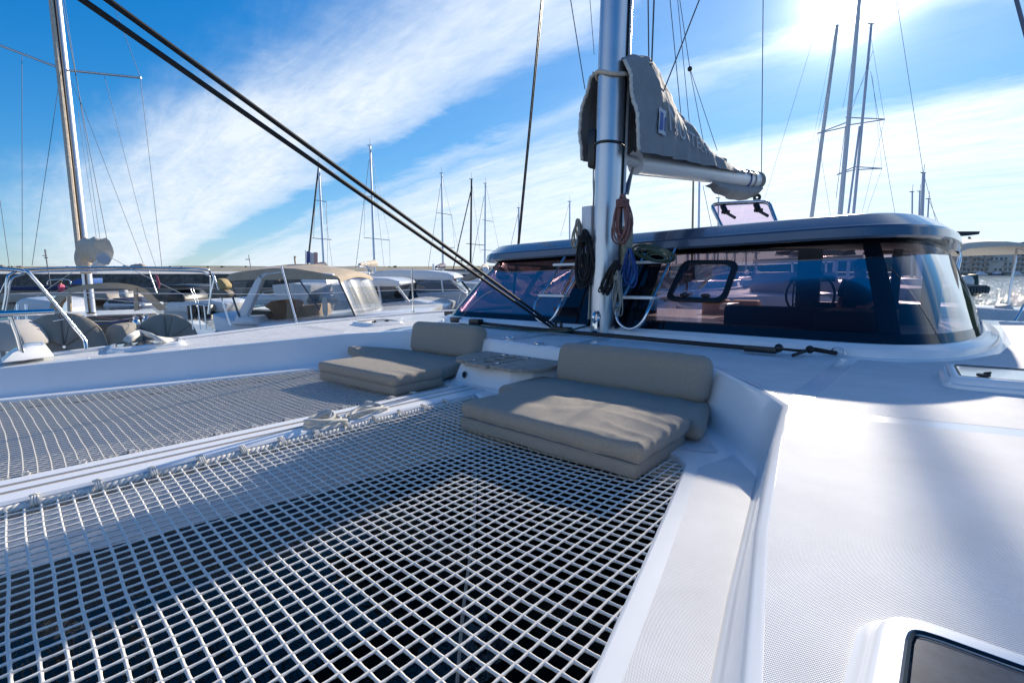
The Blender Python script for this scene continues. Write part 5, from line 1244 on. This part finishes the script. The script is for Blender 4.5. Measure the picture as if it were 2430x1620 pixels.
# --- breakwater with its road, lamp posts and rocks
def breakwater():
    D = 48.; o = P(500, 690, D)
    t = thing('breakwater', 'long dark stone breakwater wall with pale parapet across the left', 'breakwater', (o.x, o.y, WATER))
    def run(name, u0, u1, z0, z1, d0, d1, m, zm=None, **k):
        def c(u, d, z): return UU * u + DD * d + ZZ * z
        n = 50; rows = []
        for i in range(n + 1):
            u = u0 + (u1 - u0) * i / n; rows.append([c(u, d0, z0), c(u, d0 + .15, zm if zm is not None else z1), c(u, d1, z1), c(u, d1, z0)])
        part(name, MB().grid(rows), m, t, **k)
    run('stone_wall', -95, 12, WATER - 1, .72, 48, 56, mat('dark_stone', (.14, .13, .12), .9, bump=('voronoi', 2.2, 1, .25), vary=(1.2, .4)))
    run('quay_edge', -95, 12, WATER - 1, -.55, 45, 48.2, mat('quay', (.30, .25, .2), .8, vary=(.6, .2)))
    run('parapet', -95, 12, .60, 1.00, 48.3, 53.2, zm=.74, m=mat('pale_parapet', (.62, .6, .54), .8, vary=(.5, .08)))
    run('upper_bank', -95, 12, .73, 1.55, 53, 60, zm=1.02, m=mat('tan_upper_wall', (.36, .30, .19), .85, bump=('noise', 3, .6, .1), vary=(1.5, .2)))
    for i in range(46):
        u = random.uniform(-62, 4) if i > 14 else random.uniform(-62, -42); s = random.uniform(.15, .5) * (1 if i < 15 else .3)
        mb = MB().ball((0, 0, 0), s, 7, 5, (random.uniform(.8, 1.6), 1, random.uniform(.5, .8)))
        c = UU * u + DD * 57 + ZZ * 1.5; mb.v = [c + p * (1 + .25 * noise.noise(p * 3 + Vector((i, 0, 0)))) for p in mb.v]
        part('boulder', mb, mat('pale_rock', (.45, .40, .33), .9, vary=(3, .2)) if i < 15 else mat('scrub', (.05, .06, .03), .9), t)
    bt = UU * -2 + DD * 52
    part('harbour_hut', MB().box((bt.x - 6, bt.y - 3, .7), (bt.x, bt.y, 1.2)), mat('hut_grey', (.2, .2, .2), .8), t)
    for i, (x, y0, y1, lab) in enumerate(((108, 592, 640, 'lamp post with a single arm on the breakwater at far left'), (590, 605, 640, 'slanting lamp post on the breakwater above the tan canopy boat'), (1094, 612, 636, 'small lamp post on the breakwater near the cabin corner'))):
        b, tp = P(x + 6, y1, 52), P(x, y0, 52); mb = MB().tube([b, tp], .04, 6).tube([tp.lerp(b, .3) - UU * .4, tp.lerp(b, .3) + UU * .05], .04, 6)
        solo('lamp_post', mb, WIRE, lab, 'lamp post', 'lamp posts on the breakwater', loc=b)
breakwater()

# --- generic moored sailing yacht; mast foot / head given as seen, at distance d
def yacht(px, top, foot, d, label, w=.11, m=ALU, spr=(), lines=(), furl=None, hull_m=None, heading=None, boom=True, hl=10.5):
    c = P(px, foot, d); hd = heading or DD; hd = hd.normalized(); rt = Vector((hd.y, -hd.x, 0))
    t = thing('sailing_yacht', label, 'yacht', (c.x, c.y, WATER), 'yachts with bare masts')
    rows = []; hm = hull_m or WHITEB; k = hl / 10.5
    for a, hw, zs in ((-5.0, 1.25, .1), (-3, 1.6, .1), (0, 1.7, .15), (3, 1.2, .25), (5.4, .05, .4)):
        def q(b, z): return Vector((c.x, c.y, 0)) + hd * ((a - .8) * k) + rt * (b * k) + ZZ * z
        rows.append([q(-hw * .6, WATER - .2), q(-hw * .95, -.45), q(-hw, zs), q(0, zs + .1), q(hw, zs), q(hw * .95, -.45), q(hw * .6, WATER - .2)])
    part('hull', MB().grid(rows).poly(rows[0]), hm, t, ang=35)
    def q2(a, b, z): return Vector((c.x, c.y, 0)) + hd * (a * k) + rt * (b * k) + ZZ * z
    part('cabin_top', MB().prism([q2(-2.2, -1, .18), q2(-2, -.8, .55), q2(-2, .8, .55), q2(-2.2, 1, .18)], hd * 4.4 * k), WHITEB, t, bevel=.05)
    b = Vector((c.x, c.y, .3)); tx, ty = top; tp = P(tx, ty, d)
    mt_ = part('mast', MB().tube([b, b.lerp(tp, .5), tp], [w, w * .95, w * .8], 8), m, t)
    part('masthead', MB().tube([tp - UU * .18, tp + UU * .12], .03, 5).tube([tp, tp + ZZ * .5], .012, 4), BLACK, mt_)
    for (a, e) in spr: part('spreader', MB().tube([P(*a, d), P(*e, d)], .028, 5), m, mt_)
    for (a, e, r_, mm) in lines: part('stay', MB().tube([P(*a, d), P(*e, d)], r_, 5), mm, t)
    if boom:
        bb = b.lerp(tp, .1); part('boom', MB().tube([bb, bb - hd * 4 * k], .07, 8), ALUW, t); part('sail_cover', MB().tube([bb + ZZ * .25, bb - hd * 1.9 * k + ZZ * .18, bb - hd * 3.8 * k + ZZ * .12], [.28, .2, .1], 8), random.choice((NAVYC, CREAM, BAG)), t)
    return t
DKW = mat('dark_stay', (.03, .035, .045), .6)
yacht(769, (756, 389), 640, 38, 'yacht with thick dark furled jib, first bare mast right of the flag', .10, ALU, [((748, 475), (775, 479)), ((741, 565), (787, 569))], [((756, 395), (729, 637), .07, DKW), ((757, 392), (790, 640), .012, WIRE), ((775, 479), (778, 640), .012, WIRE), ((748, 475), (744, 566), .012, WIRE)])
yacht(889, (878, 345), 640, 38, 'yacht whose mast is the tallest left of the cabin', .10, ALU, [((866, 465), (911, 472)), ((864, 564), (924, 570))], [((876, 380), (844, 636), .018, WIRE), ((880, 348), (912, 636), .012, WIRE), ((878, 345), (924, 570), .010, WIRE), ((866, 465), (864, 564), .010, WIRE), ((924, 570), (926, 640), .010, WIRE)])
yacht(1051, (1048, 411), 636, 42, 'yacht with slim pale mast, third from the flag', .09, ALU, [((1037, 505), (1072, 510)), ((1036, 587), (1079, 588))], [((1046, 436), (1016, 635), .018, WIRE), ((1049, 414), (1090, 600), .010, WIRE), ((1072, 510), (1079, 588), .010, WIRE)])
yacht(1116, (1119, 425), 645, 40, 'yacht with black carbon mast and dark furled jib', .085, BLACK, [((1106, 578), (1150, 582))], [((1117, 455), (1074, 645), .045, DKW), ((1119, 428), (1140, 600), .010, WIRE)])
yacht(1150, (1152, 435), 640, 44, 'yacht with pale mast next to the black carbon one', .08, ALU, [((1145, 522), (1170, 526)), ((1142, 593), (1175, 595))], [((1149, 465), (1118, 635), .02, WIRE), ((1153, 438), (1190, 620), .010, WIRE)])
yacht(1231, (1231, 493), 640, 46, 'yacht whose short masthead shows over the cabin roof beside the shrouds', .09, ALU, [], [((1230, 505), (1208, 600), .02, WIRE)])
yacht(1352, (1352, 478), 640, 45, 'yacht with short mast between shrouds and rope coils', .08, ALU, [], [((1350, 485), (1330, 560), .012, WIRE)])
yacht(1640, (1646, 390), 700, 24, 'yacht with ochre mast behind the stowed sail', .055, mat('ochre_mast', (.34, .27, .15), .5), [], [((1668, 440), (1690, 545), .012, WIRE)], heading=Vector((.3, 1, 0)))
yacht(1655, (1660, 405), 700, 28, 'yacht with grey mast just right of the ochre one', .07, ALU, [], [], heading=Vector((.3, 1, 0)))
yacht(1702, (1705, 470), 680, 33, 'yacht with short mast showing left of the open skylight', .06, ALU, [], [], heading=Vector((.1, 1, 0)))
H1 = Vector((.25, 1, 0))
yacht(1905, (1987, 60), 672, 34, 'yacht with sail furled on its mast, left of three tall masts', .13, mat('furled_grey', (.78, .76, .74), .7, bump=('noise', 6, .6, .06)), [], [((1958, 0), (1815, 470), .009, WIRE), ((1995, 10), (1930, 330), .006, WIRE)], heading=H1)
yacht(1977, (2040, -6), 690, 22, 'yacht with the thickest mast, centre of three below the sun', .10, mat('mast_grey', (.75, .77, .80), .5), [((1940, 317), (2007, 292)), ((1940, 317), (2006, 302)), ((2007, 279), (2099, 283)), ((2007, 298), (2099, 284))], [((1940, 317), (1972, 520), .006, WIRE), ((2099, 284), (2042, 520), .006, WIRE), ((2042, 40), (2000, 258), .006, WIRE), ((2072, 120), (2022, 260), .008, WIRE), ((1984, 470), (2006, 300), .010, WIRE), ((2099, 284), (2062, 60), .006, WIRE), ((1998, 60), (1940, 317), .006, WIRE)], heading=H1)
yacht(2008, (2068, 57), 690, 25, 'yacht with slimmer mast, right of three tall masts', .07, mat('mast_blue_grey', (.55, .6, .7), .5), [((2030, 396), (2093, 400)), ((2093, 400), (2032, 403)), ((2030, 402), (1986, 415)), ((1986, 415), (2028, 396))], [((2012, 512), (2040, 300), .05, mat('mast_blue_grey', (.20, .24, .33), .4)), ((2066, 170), (2125, 515), .009, WIRE), ((2064, 160), (2015, 260), .006, WIRE), ((2093, 400), (2070, 180), .006, WIRE), ((2093, 400), (2055, 510), .006, WIRE)], heading=H1)
yacht(2180, (2192, 410), 680, 30, 'yacht with tallest mast of the far cluster right of the cabin roof', .10, mat('mast_blue_grey', (.20, .24, .33), .4), [], [((2127, -5), (2191, 412), .013, WIRE), ((2194, 420), (2230, 560), .012, WIRE)], heading=H1, boom=False)
yacht(2162, (2165, 455), 680, 34, 'yacht with leftmost mast of the far cluster right of the cabin roof', .055, mat('mast_blue_grey', (.20, .24, .33), .4), [], [], heading=H1, boom=False)
yacht(2174, (2183, 454), 680, 36, 'yacht with second mast of the far cluster right of the cabin roof', .06, mat('mast_blue_grey', (.20, .24, .33), .4), [], [], heading=H1, boom=False)
yacht(2192, (2204, 472), 680, 33, 'yacht with rightmost leaning mast of the far cluster', .05, mat('mast_blue_grey', (.20, .24, .33), .4), [], [((2204, 474), (2240, 560), .012, WIRE)], heading=H1, boom=False)
# berths astern, seen through the saloon windows
LBL = ['nearest', 'second', 'third', 'fourth', 'fifth', 'sixth', 'seventh', 'eighth', 'ninth', 'tenth', 'eleventh', 'twelfth']
for i in range(12):
    x = 1535 + 23 * i + random.uniform(-5, 5); d = random.uniform(24, 44)
    yacht(x, (x + 3, random.uniform(572, 585)), 690, d, 'moored yacht seen through the right windscreen, %s from the mast' % LBL[i], random.uniform(.05, .08), ALU, [((x - 9, 600), (x + 11, 601))], [((x + 3, 588), (x - 14, 660), .012, WIRE)], heading=Vector((random.uniform(-.5, .6), 1, 0)), hull_m=random.choice((WHITEB, WHITEB, mat('teal_hull', (.02, .13, .2), .4))))
def stern_boat():
    D = 17.; o = P(1620, 720, D); t = thing('motor_boat', 'grey canopied motor boat with white arch seen through the windscreen by the mast', 'motor boat', (o.x, o.y, WATER))
    slab(t, 'hull', [(1530, 735), (1590, 712), (1700, 704), (1760, 716), (1760, 760), (1530, 770)], D, 3, WHITEB, bevel=.1)
    slab(t, 'canopy', [(1545, 655), (1560, 645), (1600, 643), (1640, 652), (1650, 680), (1560, 690), (1540, 672)], D, 2.4, BAG, bevel=.1)
    slab(t, 'arch', [(1545, 650), (1558, 648), (1600, 685), (1590, 690)], D - .1, .2, WHITEB, bevel=.03)
    slab(t, 'pennant', [(1674, 640), (1681, 642), (1684, 662), (1679, 672), (1673, 668)], D - 1, .01, mat('signal_red', (.65, .05, .05), .7)); bar(t, 'flag_staff', [(1672, 632), (1670, 700)], D - 1, .012, ALU)
    D = 13.; o = P(1770, 720, D); t = thing('motor_boat', 'white cabin boat with round porthole seen through the windscreen', 'motor boat', (o.x, o.y, WATER))
    slab(t, 'hull', [(1690, 740), (1720, 705), (1810, 700), (1960, 696), (1990, 720), (1980, 790), (1690, 790)], D, 3, WHITEB, bevel=.1)
    slab(t, 'porthole', [(1771, 716), (1782, 714), (1786, 720), (1782, 726), (1771, 724)], D - .03, .05, BLACK)
    slab(t, 'deck_house', [(1860, 672), (1880, 648), (1985, 645), (2000, 690), (1860, 698)], D + .4, 2, mat('grey_house', (.35, .33, .36), .5), bevel=.06)
    slab(t, 'window_band', [(1872, 668), (1882, 656), (1980, 654), (1984, 668)], D + .36, .05, BLACK)
    slab(t, 'awning', [(1868, 612), (2050, 604), (2050, 618), (1868, 624)], D + .8, 2, WHITEB, bevel=.03)
    for x in (1880, 1960, 2040): bar(t, 'awning_post', [(x, 618), (x, 650)], D + 1, .03, STEEL)
stern_boat()

# --- right: neighbour's bimini boat, pontoon, shore
def right_side():
    D = 8.4; o = P(2400, 760, D); t = thing('motor_boat', 'white boat with curved white bimini on slim poles at the right edge', 'motor boat', (o.x, o.y, WATER))
    slab(t, 'hull', [(2322, 738), (2334, 732), (2600, 742), (2650, 850), (2322, 850)], D, 2.6, WHITEB, bevel=.05)
    slab(t, 'gunwale', [(2300, 740), (2322, 738), (2325, 748), (2302, 748)], D, .4, CREAM, bevel=.02)
    top = [(2262, 590), (2272, 582), (2300, 576), (2340, 573), (2390, 573), (2430, 577), (2520, 590)]; bot = [(2264, 594), (2280, 597), (2300, 590), (2340, 586), (2390, 584), (2430, 585), (2520, 600)]
    rows = [[P(x, y, D) + DD * (2.2 * k / 6) + ZZ * (.10 * math.sin(math.pi * k / 6)) for x, y in top] for k in range(7)]
    part('bimini', MB().grid(rows).grid([PP(top, D), PP(bot, D)]).grid([[p + DD * 2.2 for p in PP(top, D)], [p + DD * 2.2 for p in PP(bot, D)]]).grid([PP(bot, D), [p + DD * 2.2 for p in PP(bot, D)]]), mat('cream_bimini', (.74, .70, .62), .8), t, ang=60)
    bar(t, 'bimini_pole', [(2262, 592), (2275, 598), (2278, 610), (2272, 640), (2266, 680)], D, .03, STEEL, 8, 4)
    bar(t, 'bimini_pole', [(2412, 588), (2410, 620), (2398, 680), (2392, 736)], D + .3, .017, STEEL, 8); bar(t, 'bimini_pole', [(2412, 590), (2470, 604)], D + .3, .015, STEEL)
    slab(t, 'pole_base', [(2385, 726), (2400, 722), (2412, 738), (2384, 738)], D + .2, .2, mat('grey_cap', (.45, .5, .56), .5), bevel=.02)
    bar(t, 'grab_rail', [(2430, 722), (2418, 745), (2404, 768)], D - .3, .018, STEEL, 8)
    slab(t, 'fender', [(2312, 762), (2325, 758), (2328, 768), (2316, 772)], D - .1, .2, BLACK, bevel=.03)
    # pontoon
    D = 40.; o = P(2310, 690, D); t = thing('floating_pontoon', 'dark floating pontoon jutting into the glittering water', 'pontoon', (o.x, o.y, WATER))
    slab(t, 'float', [(2150, 680), (2345, 678), (2352, 682), (2348, 696), (2150, 698)], D, 3, mat('pontoon_dark', (.05, .075, .085), .7, vary=(2, .3)), bevel=.06)
    for i in range(8): slab(t, 'fender_slat', [(2292 + 7 * i, 683), (2295 + 7 * i, 683), (2295 + 7 * i, 694), (2292 + 7 * i, 694)], D - .12, .1, mat('pontoon_slat', (.12, .15, .16), .7))
    slab(t, 'deck_boards', [(2150, 676), (2340, 676), (2345, 679), (2150, 680)], D - .05, 3.2, mat('pontoon_deck', (.4, .35, .3), .8))
    for lab, name, px, m in (('white covered engine box on the pontoon', 'engine_box', [(2290, 674), (2288, 660), (2294, 654), (2308, 656), (2313, 664), (2313, 676)], WHITEB), ('dark green service post on the pontoon', 'service_post', [(2314, 676), (2315, 652), (2322, 650), (2324, 676)], mat('post_green', (.01, .06, .06), .6))):
        mb = MB().prism(PP(px, D + .6), DD * .8); solo(name, mb, m, lab, 'pontoon fitting', bevel=.05)
    # shore: hill and flats
    hill = MB(); rows = []
    for i in range(60):
        f = i / 59; u = -500 + 2000 * f
        row = []
        for j in range(10):
            g = j / 9; d = 420 + 500 * g; prof = 9 + 58 * math.exp(-((u - 1100) / 400) ** 2)
            row.append(UU * u + DD * d + ZZ * (-1 + math.sin(math.pi * min(1, g * .62)) * prof * (1 + .18 * noise.noise(Vector((u * .012, d * .012, 0)))) + noise.noise(Vector((u * .06, d * .06, 3))) * 2.2 * min(1, j)))
        rows.append(row)
    hill.grid(rows); struct('hill', hill, mat('wooded_hill', (.03, .05, .04), .95, spec=0, bump=('noise', .12, 1, 6), vary=(.03, .5)))
    flat = MB(); flat.grid([[UU * u + DD * 246 + ZZ * z for z in (WATER - .5, .3)] + [UU * u + DD * 420 + ZZ * .3] for u in (-150, 0, 150, 300, 700)]); struct('quay_ground', flat, mat('quay', (.30, .25, .2), .8, vary=(.6, .2)))
    # apartment blocks
    def block(px0, px1, ytop, d, lab, floors, cols, m):
        a, b = P(px0, 652, d), P(px1, 652, d); tp = P(px0, ytop, d).z; w = (b - a).length; ax = Vector((b.x - a.x, b.y - a.y, 0)).normalized(); o = Vector((a.x, a.y, .2))
        t = thing('apartment_block', lab, 'building', o, 'waterfront flats'); n = Vector((-ax.y, ax.x, 0)); n = n if n.dot(DD) > 0 else -n
        h = tp - .2; part('wall', MB().prism([o, o + ax * w, o + ax * w + ZZ * h, o + ZZ * h], n * 12), m, t)
        part('roof', MB().prism([o - ax * .4 + ZZ * h, o + ax * (w + .4) + ZZ * h, o + ax * (w + .4) + ZZ * (h + .4), o - ax * .4 + ZZ * (h + .4)], n * 12.4), mat('roof_edge', (.4, .36, .3), .8), t)
        fh = h / floors; cw = w / cols
        wm = mat('far_window', (.10, .12, .15), .15); bmm = mat('far_balcony', (.66, .6, .54), .8)
        for f in range(floors):
            for c in range(cols):
                if random.random() < .2: continue
                p = o + ax * (cw * (c + random.choice((.12, .2, .3)))) + ZZ * (fh * (f + .25)) - n * .06
                wo = part('window', MB().prism([p, p + ax * cw * .55, p + ax * cw * .55 + ZZ * fh * .55, p + ZZ * fh * .55], n * .04), wm, t, smooth=False)
                if (c % 3) != 2:
                    e = o + ax * (cw * (c + .05)) + ZZ * (fh * (f + .08)) - n * 1.1
                    part('balcony', MB().prism([e, e + ax * cw * .88, e + ax * cw * .88 + ZZ * fh * .3, e + ZZ * fh * .3], n * 1.09), bmm, t, smooth=False)
        return t
    B1, B2, B3 = mat('flats_tan', (.58, .47, .38), .85), mat('flats_pale', (.72, .66, .58), .85), mat('flats_grey', (.52, .49, .47), .85)
    block(2270, 2345, 601, 250, 'low tan apartment block left under the bimini', 4, 7, B1)
    block(2343, 2400, 583, 252, 'taller pale apartment block behind the bimini pole', 5, 5, B2)
    block(2402, 2470, 590, 256, 'grey apartment block cut by the right edge', 5, 5, B3)
    block(2205, 2268, 612, 262, 'dim apartment block beside the cabin corner', 4, 5, B1)
    for (x, lab) in ((2333, 'white motor boat moored below the low tan flats'), (2372, 'white motor boat moored below the pale flats'), (2418, 'white motor boat moored at the far right shore')):
        D = 236.; o = P(x, 652, D); t = thing('moored_boat', lab, 'motor boat', (o.x, o.y, WATER), 'boats along the far shore')
        slab(t, 'hull', [(x - 14, 650), (x + 12, 649), (x + 10, 654), (x - 12, 654)], D, 3, WHITEB if x != 2372 else NAVYC, bevel=.2); slab(t, 'cabin', [(x - 8, 650), (x - 4, 645), (x + 3, 645), (x + 6, 650)], D + .3, 2.4, WHITEB, bevel=.2)
    # harbour office with the flared dark roof
    D = 60.; o = P(2250, 640, D); t = thing('harbour_office', 'pavilion with flared dark overhanging roof behind the cabin corner', 'building', (o.x, o.y, WATER))
    slab(t, 'roof', [(2195, 549), (2326, 549), (2323, 556), (2300, 559), (2270, 561), (2200, 562)], D, 6, mat('roof_dark', (.035, .035, .045), .6))
    slab(t, 'soffit', [(2205, 562), (2272, 561), (2262, 586), (2240, 600), (2205, 600)], D + .3, 5.4, mat('soffit_red', (.12, .06, .045), .7))
    slab(t, 'wall', [(2190, 600), (2262, 588), (2262, 654), (2190, 654)], D + .6, 5, mat('office_wall', (.3, .25, .22), .8))
    m_ = MB().tube([P(2300, 575, 380), P(2300, 562, 380)], .8, 5).tube([P(2297, 566, 380), P(2305, 566, 380)], .4, 5); solo('radio_mast', m_, mat('mast_dark', (.08, .09, .1), .7), 'small radio mast on the wooded skyline', 'mast')
right_side()

# ================================================================== PEOPLE
def person(name, at, h, facing, shirt, label, joints=None, base=None):
    """one continuous skinned body; joints as fractions of the height"""
    at = Vector(at); f = Vector(facing).normalized(); s = Vector((f.y, -f.x, 0))
    J = [('pelvis', 0, 0, .53, .085), ('belly', 0, .01, .60, .085), ('chest', 0, 0, .72, .095), ('neck', 0, .005, .83, .036), ('head', 0, .02, .885, .055), ('crown', 0, .02, .955, .050),
         ('shl', -.10, 0, .80, .042), ('ell', -.14, -.01, .63, .030), ('wrl', -.10, .12, .58, .022), ('hal', -.06, .17, .585, .022),
         ('shr', .10, 0, .80, .042), ('elr', .14, -.01, .63, .030), ('wrr', .10, .12, .58, .022), ('har', .06, .17, .585, .022),
         ('hil', -.05, 0, .50, .068), ('knl', -.055, .01, .28, .042), ('anl', -.055, -.01, .045, .028), ('tol', -.06, .07, .02, .024),
         ('hir', .05, 0, .50, .068), ('knr', .055, .01, .28, .042), ('anr', .055, -.01, .045, .028), ('tor', .06, .07, .02, .024)]
    E = [(0, 1), (1, 2), (2, 3), (3, 4), (4, 5), (2, 6), (6, 7), (7, 8), (8, 9), (2, 10), (10, 11), (11, 12), (12, 13), (0, 14), (14, 15), (15, 16), (16, 17), (0, 18), (18, 19), (19, 20), (20, 21)]
    t = thing(name, label, 'person', at)
    me = bpy.data.meshes.new('body'); me.from_pydata([(s * (j[1] * h) + f * (j[2] * h) + ZZ * (j[3] * h)) for j in J], E, [])
    ob = bpy.data.objects.new('body', me); col.objects.link(ob); ob.parent = t; OFF[ob] = at
    sk = ob.modifiers.new('skin', 'SKIN'); 
    for i, j in enumerate(J):
        v = me.skin_vertices[0].data[i]; v.radius = (j[4] * h, j[4] * h * .8); v.use_root = (i == 0)
    ob.modifiers.new('sub', 'SUBSURF').levels = 2; ob.modifiers['sub'].render_levels = 2
    me.materials.append(mat('skin', (.48, .26, .19), .6))
    top = MB()
    c = lambda a, b, z: at + s * (a * h) + f * (b * h) + ZZ * (z * h)
    rows = [[c(w * math.cos(q), d * math.sin(q), z) for q in [2 * math.pi * i / 16 for i in range(16)]] for z, w, d in ((.50, .112, .085), (.60, .108, .082), (.72, .122, .088), (.79, .115, .07), (.825, .055, .045))]
    top.grid(rows, True)
    for sg in (-1, 1): top.tube([c(sg * .09, 0, .80), c(sg * .125, -.005, .71), c(sg * .135, -.01, .665)], [.05 * h, .044 * h, .042 * h], 10)
    part('shirt', top, shirt, t, ang=70)
    part('trousers', MB().tube([c(0, 0, .56), c(0, 0, .49)], .105 * h, 12).tube([c(-.05, 0, .52), c(-.055, .01, .28), c(-.055, -.01, .06)], [.078 * h, .055 * h, .04 * h], 10).tube([c(.05, 0, .52), c(.055, .01, .28), c(.055, -.01, .06)], [.078 * h, .055 * h, .04 * h], 10), mat('dark_cloth', (.03, .035, .05), .8), t, ang=70)
    hair = MB().ball(c(0, .005, .935), .062 * h, 12, 8, (1, 1, .95)); part('hair', hair, mat('dark_hair', (.03, .02, .015), .6), t)
    part('nose', MB().ball(c(0, .075, .915), .012 * h, 6, 4), mat('skin', (.48, .26, .19), .6), t)
    return t
p = MC @ Vector((-.93, 7.9, -.30)); person('person', (p.x, p.y, p.z), 1.52, (-.3, -1, 0), mat('dark_shirt', (.03, .03, .05), .8), 'person in dark T-shirt standing in the saloon behind the corner glass')
p = P(147, 694, 31.); person('person', (p.x, p.y, p.z - .9), 1.7, (-.4, -.6, 0), mat('pink_shirt', (.7, .12, .22), .8), 'person in pink shirt on the navy-covered yacht')
